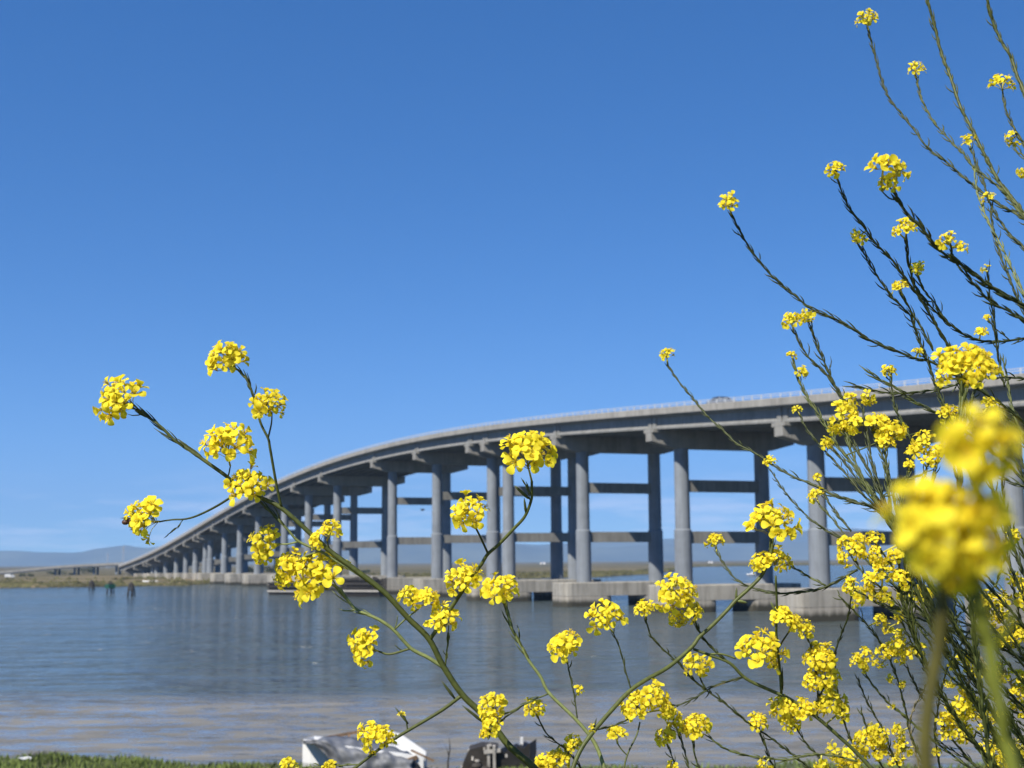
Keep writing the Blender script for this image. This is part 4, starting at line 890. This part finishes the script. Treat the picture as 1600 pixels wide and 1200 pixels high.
# --- tall shoots against the sky, upper right
p = Plant('tallest mustard plant, long dark seed pod stems reaching the top right corner of the picture', 1.35, (1720, 900), 8, .05)
U = [('d', 3, 6, [(1357, 50), (1368, 90), (1378, 125), (1390, 155), (1410, 180), (1430, 205), (1450, 232), (1475, 250), (1500, 272), (1530, 297), (1565, 322), (1612, 352)]),
     ('m', 3, 5, [(1432, 122), (1440, 155), (1460, 192), (1487, 222), (1507, 242), (1522, 262), (1545, 280), (1565, 297), (1590, 327), (1620, 365)]),
     ('m', 6, 8, [(1445, -14), (1460, 40), (1470, 80), (1485, 120), (1500, 165), (1515, 195), (1530, 225), (1545, 255), (1565, 290), (1603, 340)]),
     ('m', 6, 8, [(1540, -14), (1550, 30), (1565, 65), (1580, 90), (1590, 120), (1607, 165)]),
     ('d', 3, 7, [(1567, 150), (1572, 172), (1582, 195), (1592, 215), (1607, 240)]),
     ('d', 3, 6, [(1517, 232), (1528, 262), (1538, 290), (1550, 325), (1567, 352), (1582, 372), (1610, 400)]),
     ('l', 3, 5, [(1522, 262), (1527, 300), (1542, 342), (1557, 370), (1570, 395), (1585, 430), (1605, 470)]),
     ('d', 3, 5, [(1548, 325), (1552, 362), (1565, 405), (1580, 442), (1592, 470), (1612, 510)]),
     ('m', 3, 4, [(1583, 228), (1592, 240), (1606, 252)])]
for st, a, b2, pl in U: p.branch(st, a, b2, pl, 1, pods=PD)
p.cluster(1355, 32, 38, (-.15, 1), 13); p.cluster(1430, 109, 33, (0, 1), 9); p.cluster(1567, 133, 38, (.1, 1), 11); p.cluster(1514, 221, 28, (-.2, 1), 8); p.cluster(1582, 216, 32, None, 8); p.cluster(1545, 312, 28, None, 6); p.cluster(1599, 270, 20)
p.finish()

p = Plant('mustard plant with a thick curved dark stem and bright open cluster against sky', .95, (1720, 700), 9, .03)
p.branch('d', 4, 9, [(1397, 302), (1417, 332), (1445, 362), (1470, 392), (1500, 412), (1537, 440), (1570, 462), (1612, 484)], 1, pods=(26, 7, 4)); p.branch('d', 2, 3, [(1378, 299), (1390, 310), (1402, 312)])
p.cluster(1378, 260, 36, (-.4, .9), 5, .0125); p.cluster(1404, 266, 40, (.5, .8), 6, .0125); p.cluster(1388, 288, 36, (-.2, .3), 7, .010)
p.branch('d', 3, 6, [(1487, 386), (1490, 404), (1510, 431), (1533, 456), (1550, 473), (1580, 488), (1610, 508)], 1, pods=(22, 7, 3.4)); p.cluster(1480, 377, 32, (-.3, .9), 8); p.cluster(1502, 388, 20, (.5, .8), 5)
p.branch('d', 2.5, 4, [(1543, 425), (1545, 450), (1549, 475), (1553, 500), (1556, 530), (1562, 570), (1570, 605)], pods=PD); p.cluster(1540, 422, 9, None, 3)
p.finish()

p = Plant('mustard plant with many dark pod covered stems fanning left above the bridge deck', 1.3, (1760, 1260), 10, .05)
U = [('d', 3, 7, [(1308, 280), (1318, 306), (1330, 330), (1350, 355), (1370, 382), (1395, 407), (1412, 432), (1435, 462), (1455, 495), (1472, 525), (1486, 548), (1500, 600)]),
     ('d', 2.5, 5, [(1345, 385), (1355, 405), (1370, 430), (1390, 460), (1410, 480), (1425, 497), (1432, 520), (1442, 545), (1452, 572), (1462, 600)]),
     ('d', 3, 5, [(1415, 374), (1420, 410), (1427, 440), (1440, 462), (1460, 485), (1480, 503), (1505, 522), (1530, 532), (1562, 534), (1605, 528)]),
     ('m', 2.5, 4, [(1433, 432), (1445, 455), (1462, 475), (1475, 497), (1485, 510)]),
     ('m', 2.5, 4, [(1410, 462), (1420, 480), (1432, 500), (1445, 522), (1458, 548)]),
     ('d', 3, 6, [(1143, 336), (1148, 345), (1162, 372), (1182, 402), (1205, 430), (1240, 460), (1270, 484), (1300, 496), (1330, 512), (1360, 532), (1400, 548), (1430, 560), (1475, 576)]),
     ('d', 2.5, 4.5, [(1240, 517), (1255, 545), (1270, 566), (1290, 583), (1304, 603), (1320, 627), (1345, 660)]),
     ('d', 2.5, 4, [(1266, 508), (1275, 535), (1285, 560), (1295, 580), (1302, 600), (1322, 630)]),
     ('d', 2.5, 4.5, [(1332, 603), (1350, 606), (1375, 612), (1412, 615), (1455, 610), (1492, 602), (1530, 590)]),
     ('m', 2.5, 4.5, [(1357, 581), (1372, 592), (1400, 607), (1425, 625), (1455, 642), (1490, 660)]),
     ('d', 2.5, 5, [(1392, 590), (1394, 612), (1400, 640), (1412, 665), (1425, 690)]),
     ('m', 3, 5, [(1240, 568), (1248, 592), (1262, 622), (1278, 645), (1292, 668), (1312, 700), (1335, 730), (1365, 770)]),
     ('d', 3, 6, [(1250, 650), (1262, 672), (1285, 700), (1305, 722), (1330, 750), (1350, 775), (1378, 800)]),
     ('d', 3, 5.5, [(1043, 569), (1048, 578), (1062, 598), (1085, 625), (1105, 650), (1130, 672), (1150, 692), (1180, 708), (1210, 728), (1240, 745), (1270, 757), (1300, 772), (1335, 784), (1380, 802)]),
     ('d', 2.5, 4.5, [(1205, 736), (1220, 760), (1240, 785), (1265, 810), (1290, 828), (1320, 845), (1350, 872)]),
     ('m', 2.5, 4.5, [(1280, 788), (1300, 810), (1322, 838), (1345, 860), (1372, 888)]),
     ('d', 2.5, 4, [(1278, 752), (1284, 765), (1292, 780), (1305, 800), (1330, 830)]),
     ('d', 2.5, 5, [(1120, 862), (1130, 880), (1150, 905), (1175, 918), (1210, 927), (1250, 925), (1290, 917), (1340, 890)]),
     ('m', 2.5, 4, [(1237, 885), (1262, 900), (1290, 915)])]
for i, (st, a, b2, pl) in enumerate(U): p.branch(st, a, b2, pl, 1 if i in (0, 1, 5, 8, 9, 11, 12, 13, 14, 15) else 0, pods=PS if i > 11 else PD)
for c in ((1305, 265, 30), (1342, 368, 28), (1416, 356, 30), (1402, 362, 16), (1434, 419, 24), (1407, 449, 27), (1138, 318, 34), (1236, 501, 30), (1262, 493, 28), (1388, 582, 28), (1357, 622, 28), (1330, 622, 22), (1237, 556, 14), (1253, 582, 24), (1042, 555, 26), (1203, 722, 22), (1277, 746, 13), (1275, 775, 28), (1246, 641, 16), (1290, 695, 28), (1118, 846, 32), (1434, 551, 18), (1532, 520, 22), (1543, 497, 12)): p.cluster(*c)
p.fill(20, 1400, 1600, 540, 760, lean=(-1, 0), tips=.12)
p.finish()

p = Plant('mustard plant with medium clusters bunched in front of the deck beside the right column', 1.2, (1700, 1340), 11, .04)
hubs = (1378, 800)
U = [('m', 4, 5, [(1322, 682), (1330, 705), (1342, 735), (1360, 770), (1384, 805)]), ('m', 4, 6, [(1383, 706), (1386, 735), (1388, 765), (1392, 800), (1400, 830)]), ('d', 4, 5, [(1310, 660), (1330, 690), (1352, 725), (1372, 765), (1390, 806)]), ('d', 3, 5, [(1348, 640), (1355, 680), (1362, 720), (1378, 770), (1394, 810)]),
     ('m', 3, 5, [(1448, 730), (1440, 760), (1430, 790), (1420, 830)]), ('d', 3, 5, [(1420, 738), (1412, 765), (1405, 800), (1402, 830)]), ('m', 3, 5, [(1476, 665), (1470, 700), (1458, 750), (1444, 800), (1430, 850)]), ('d', 2.5, 4, [(1300, 775), (1320, 780), (1345, 788), (1376, 800)]), ('d', 3, 5, [(1362, 672), (1378, 712), (1392, 752), (1400, 790), (1410, 830)]),
     ('d', 2.5, 4, [(1302, 702), (1322, 725), (1345, 757), (1370, 790), (1385, 812)])]
for st, a, b2, pl in U: p.branch(st, a, b2, pl, 1, pods=PD)
for c in ((1322, 642, 44), (1310, 664, 36), (1336, 664, 36), (1372, 668, 46), (1398, 676, 40), (1384, 694, 32), (1445, 694, 42), (1466, 708, 34), (1428, 706, 28), (1480, 648, 36), (1420, 728, 22), (1452, 724, 28), (1545, 634, 28)): p.cluster(*c)
for c in ((1330, 915, 32), (1380, 892, 42), (1362, 908, 34), (1374, 925, 36), (1372, 866, 40), (1322, 852, 30), (1340, 862, 30), (1318, 872, 24), (1365, 843, 26), (1342, 842, 24), (1400, 870, 30), (1408, 905, 34)): p.cluster(*c)
p.fill(14, 1290, 1480, 700, 980, tips=.3)
p.finish()

p = Plant('mustard plant carrying the large bright cluster in front of the bridge railing at the right', .9, (1580, 1420), 12, .03)
p.branch('m', 7, 8, [(1506, 592), (1504, 625), (1500, 660), (1496, 700), (1500, 760), (1505, 820)], 1, pods=(26, 7, 4)); p.branch('d', 3, 4, [(1530, 600), (1518, 625), (1508, 655), (1502, 690)], pods=PD)
p.cluster(1490, 566, 56, (-.5, .8), 16, .0115); p.cluster(1524, 562, 58, (.3, .9), 16, .0115); p.cluster(1512, 586, 56, (.1, .3), 14, .0115); p.cluster(1545, 578, 38, (.6, .5), 9, .011); p.cluster(1474, 592, 30, (-.8, .1), 6)
p.finish()

# --- dense lower right
p = Plant('bushy mustard plant filling the lower right corner behind the blurred stems', 1.45, (1820, 1360), 13, .06)
U = [('m', 3, 6, [(1345, 1040), (1360, 1065), (1385, 1095), (1415, 1120), (1450, 1150)]), ('d', 3, 6, [(1417, 1042), (1430, 1070), (1445, 1095), (1470, 1130), (1500, 1170)]), ('d', 3, 5, [(1330, 930), (1326, 960), (1315, 990), (1305, 1020), (1303, 1050)]), ('y', 3, 5, [(1520, 1010), (1540, 1040), (1565, 1070), (1590, 1100), (1620, 1140)]),
     ('d', 3, 5, [(1515, 985), (1500, 1010), (1482, 1040), (1472, 1075), (1465, 1110), (1462, 1160)]), ('m', 3, 5, [(1310, 930), (1335, 955), (1362, 985), (1385, 1020), (1402, 1060), (1415, 1110), (1428, 1160)]), ('d', 3, 5, [(1360, 925), (1385, 945), (1420, 960), (1460, 975), (1500, 985), (1540, 1000)]), ('m', 3, 5, [(1395, 945), (1425, 970), (1450, 1000), (1470, 1040), (1500, 1070), (1545, 1090)]),
     ('m', 3, 5, [(1345, 1110), (1352, 1130), (1362, 1160), (1380, 1200)]), ('d', 3, 5, [(1340, 1060), (1352, 1090), (1368, 1120), (1385, 1150), (1400, 1190)]), ('d', 3, 5, [(1372, 880), (1400, 905), (1435, 935), (1475, 960), (1520, 980), (1570, 1010)]), ('m', 3, 5, [(1440, 960), (1480, 985), (1520, 1000), (1560, 1010), (1605, 1015)]), ('y', 2.5, 4, [(1562, 1030), (1575, 1060), (1590, 1085), (1608, 1105)])]
for st, a, b2, pl in U: p.branch(st, a, b2, pl, 1, pods=PS)
for c in ((1412, 1008, 40), (1432, 1020, 36), (1402, 1024, 32), (1352, 1026, 34), (1338, 1032, 24), (1350, 1044, 20), (1375, 968, 24), (1402, 960, 26), (1388, 980, 22), (1393, 1060, 18), (1408, 1070, 16), (1393, 1102, 14), (1312, 1178, 44), (1335, 1188, 44), (1352, 1160, 44), (1378, 1150, 38), (1372, 1172, 34), (1408, 1142, 28), (1412, 1168, 34), (1400, 1190, 26), (1508, 1098, 46), (1526, 1112, 36), (1500, 1116, 34), (1482, 1146, 36), (1505, 1148, 36), (1512, 1080, 22),
          (1553, 1172, 42), (1576, 1168, 38), (1562, 1194, 36), (1598, 1172, 30), (1488, 1040, 16), (1486, 1066, 22), (1550, 1142, 16), (1528, 948, 40), (1552, 958, 44), (1545, 938, 30), (1572, 976, 36), (1590, 990, 32), (1575, 1002, 34), (1592, 1082, 36), (1600, 1110, 34), (1584, 902, 26), (1596, 915, 22), (1584, 836, 24), (1576, 852, 18), (1556, 1004, 22)): p.cluster(*c)
rq = random.Random(77)
for k in range(30): p.cluster(1330 + 275 * rq.random() ** .75, rq.uniform(905, 1190), rq.uniform(18, 38))
p.fill(18, 1320, 1610, 820, 1190, 'dmmly', tips=.4)
p.finish()
p = Plant('mustard shoots rising along the right edge of the picture beside the blurred flower', 1.6, (1740, 1300), 14, .06)
U = [('d', 3, 6, [(1560, 640), (1572, 670), (1585, 700), (1605, 740)]), ('d', 3, 6, [(1530, 600), (1550, 625), (1575, 655), (1610, 690)]), ('m', 3, 5, [(1567, 560), (1575, 600), (1582, 640), (1595, 680), (1612, 720)]), ('d', 2.5, 4, [(1566, 745), (1568, 790), (1571, 840), (1580, 900), (1590, 950)]), ('d', 2.5, 4, [(1560, 740), (1578, 752), (1598, 760), (1620, 775)]), ('m', 3, 5, [(1542, 900), (1565, 925), (1590, 945), (1615, 970)]), ('d', 3, 5, [(1570, 810), (1582, 830), (1595, 860), (1612, 890)])]
for st, a, b2, pl in U: p.branch(st, a, b2, pl, 1, pods=PD)
p.fill(20, 1530, 1625, 560, 900, 'dmm', tips=.3)
p.finish()

# --- out of focus, very near
p = Plant('blurred mustard plant very near, with big soft yellow heads and two broad stems', .19, (1500, 1330), 15, .02)
p.branch('e', 22, 31, [(1476, 900), (1472, 950), (1466, 1010), (1454, 1080), (1446, 1150), (1448, 1215)], 1)
p.branch('n', 19, 28, [(1522, 890), (1534, 950), (1546, 1010), (1556, 1070), (1568, 1140), (1585, 1215)], 1, pods=(70, 60, 12))
p.branch('n', 9, 14, [(1530, 750), (1526, 800), (1518, 860), (1518, 920), (1534, 1000)])
B_ = .0082
p.cluster(1424, 812, 70, (-.6, .5), 4, B_); p.cluster(1478, 792, 88, (.0, .9), 5, B_); p.cluster(1520, 810, 78, (.5, .6), 4, B_); p.cluster(1456, 850, 100, (-.2, .1), 6, B_); p.cluster(1508, 862, 80, (.3, -.1), 4, B_); p.cluster(1486, 886, 56, (.0, -.3), 3, .006)
p.cluster(1512, 690, 44, (-.6, .7), 5, .0062); p.cluster(1550, 692, 44, (.5, .7), 5, .0062); p.cluster(1532, 716, 44, (0, .1), 5, .0062)
p.finish()
# haze: the air between here and the hills
mb = MB(); mb.box((-16500, -400, -6), (16500, 16600, 900))
hz, t, b = nodes('haze_air'); t.nodes.remove(b)
pv = t.nodes.new('ShaderNodeVolumePrincipled'); pv.inputs['Color'].default_value = (.36, .62, 1.0, 1); pv.inputs['Density'].default_value = 8e-5; pv.inputs['Anisotropy'].default_value = 0.0
link(t, pv.outputs[0], t.nodes['Material Output'].inputs['Volume'])
tag(mb.build('haze', hz), kind='stuff')
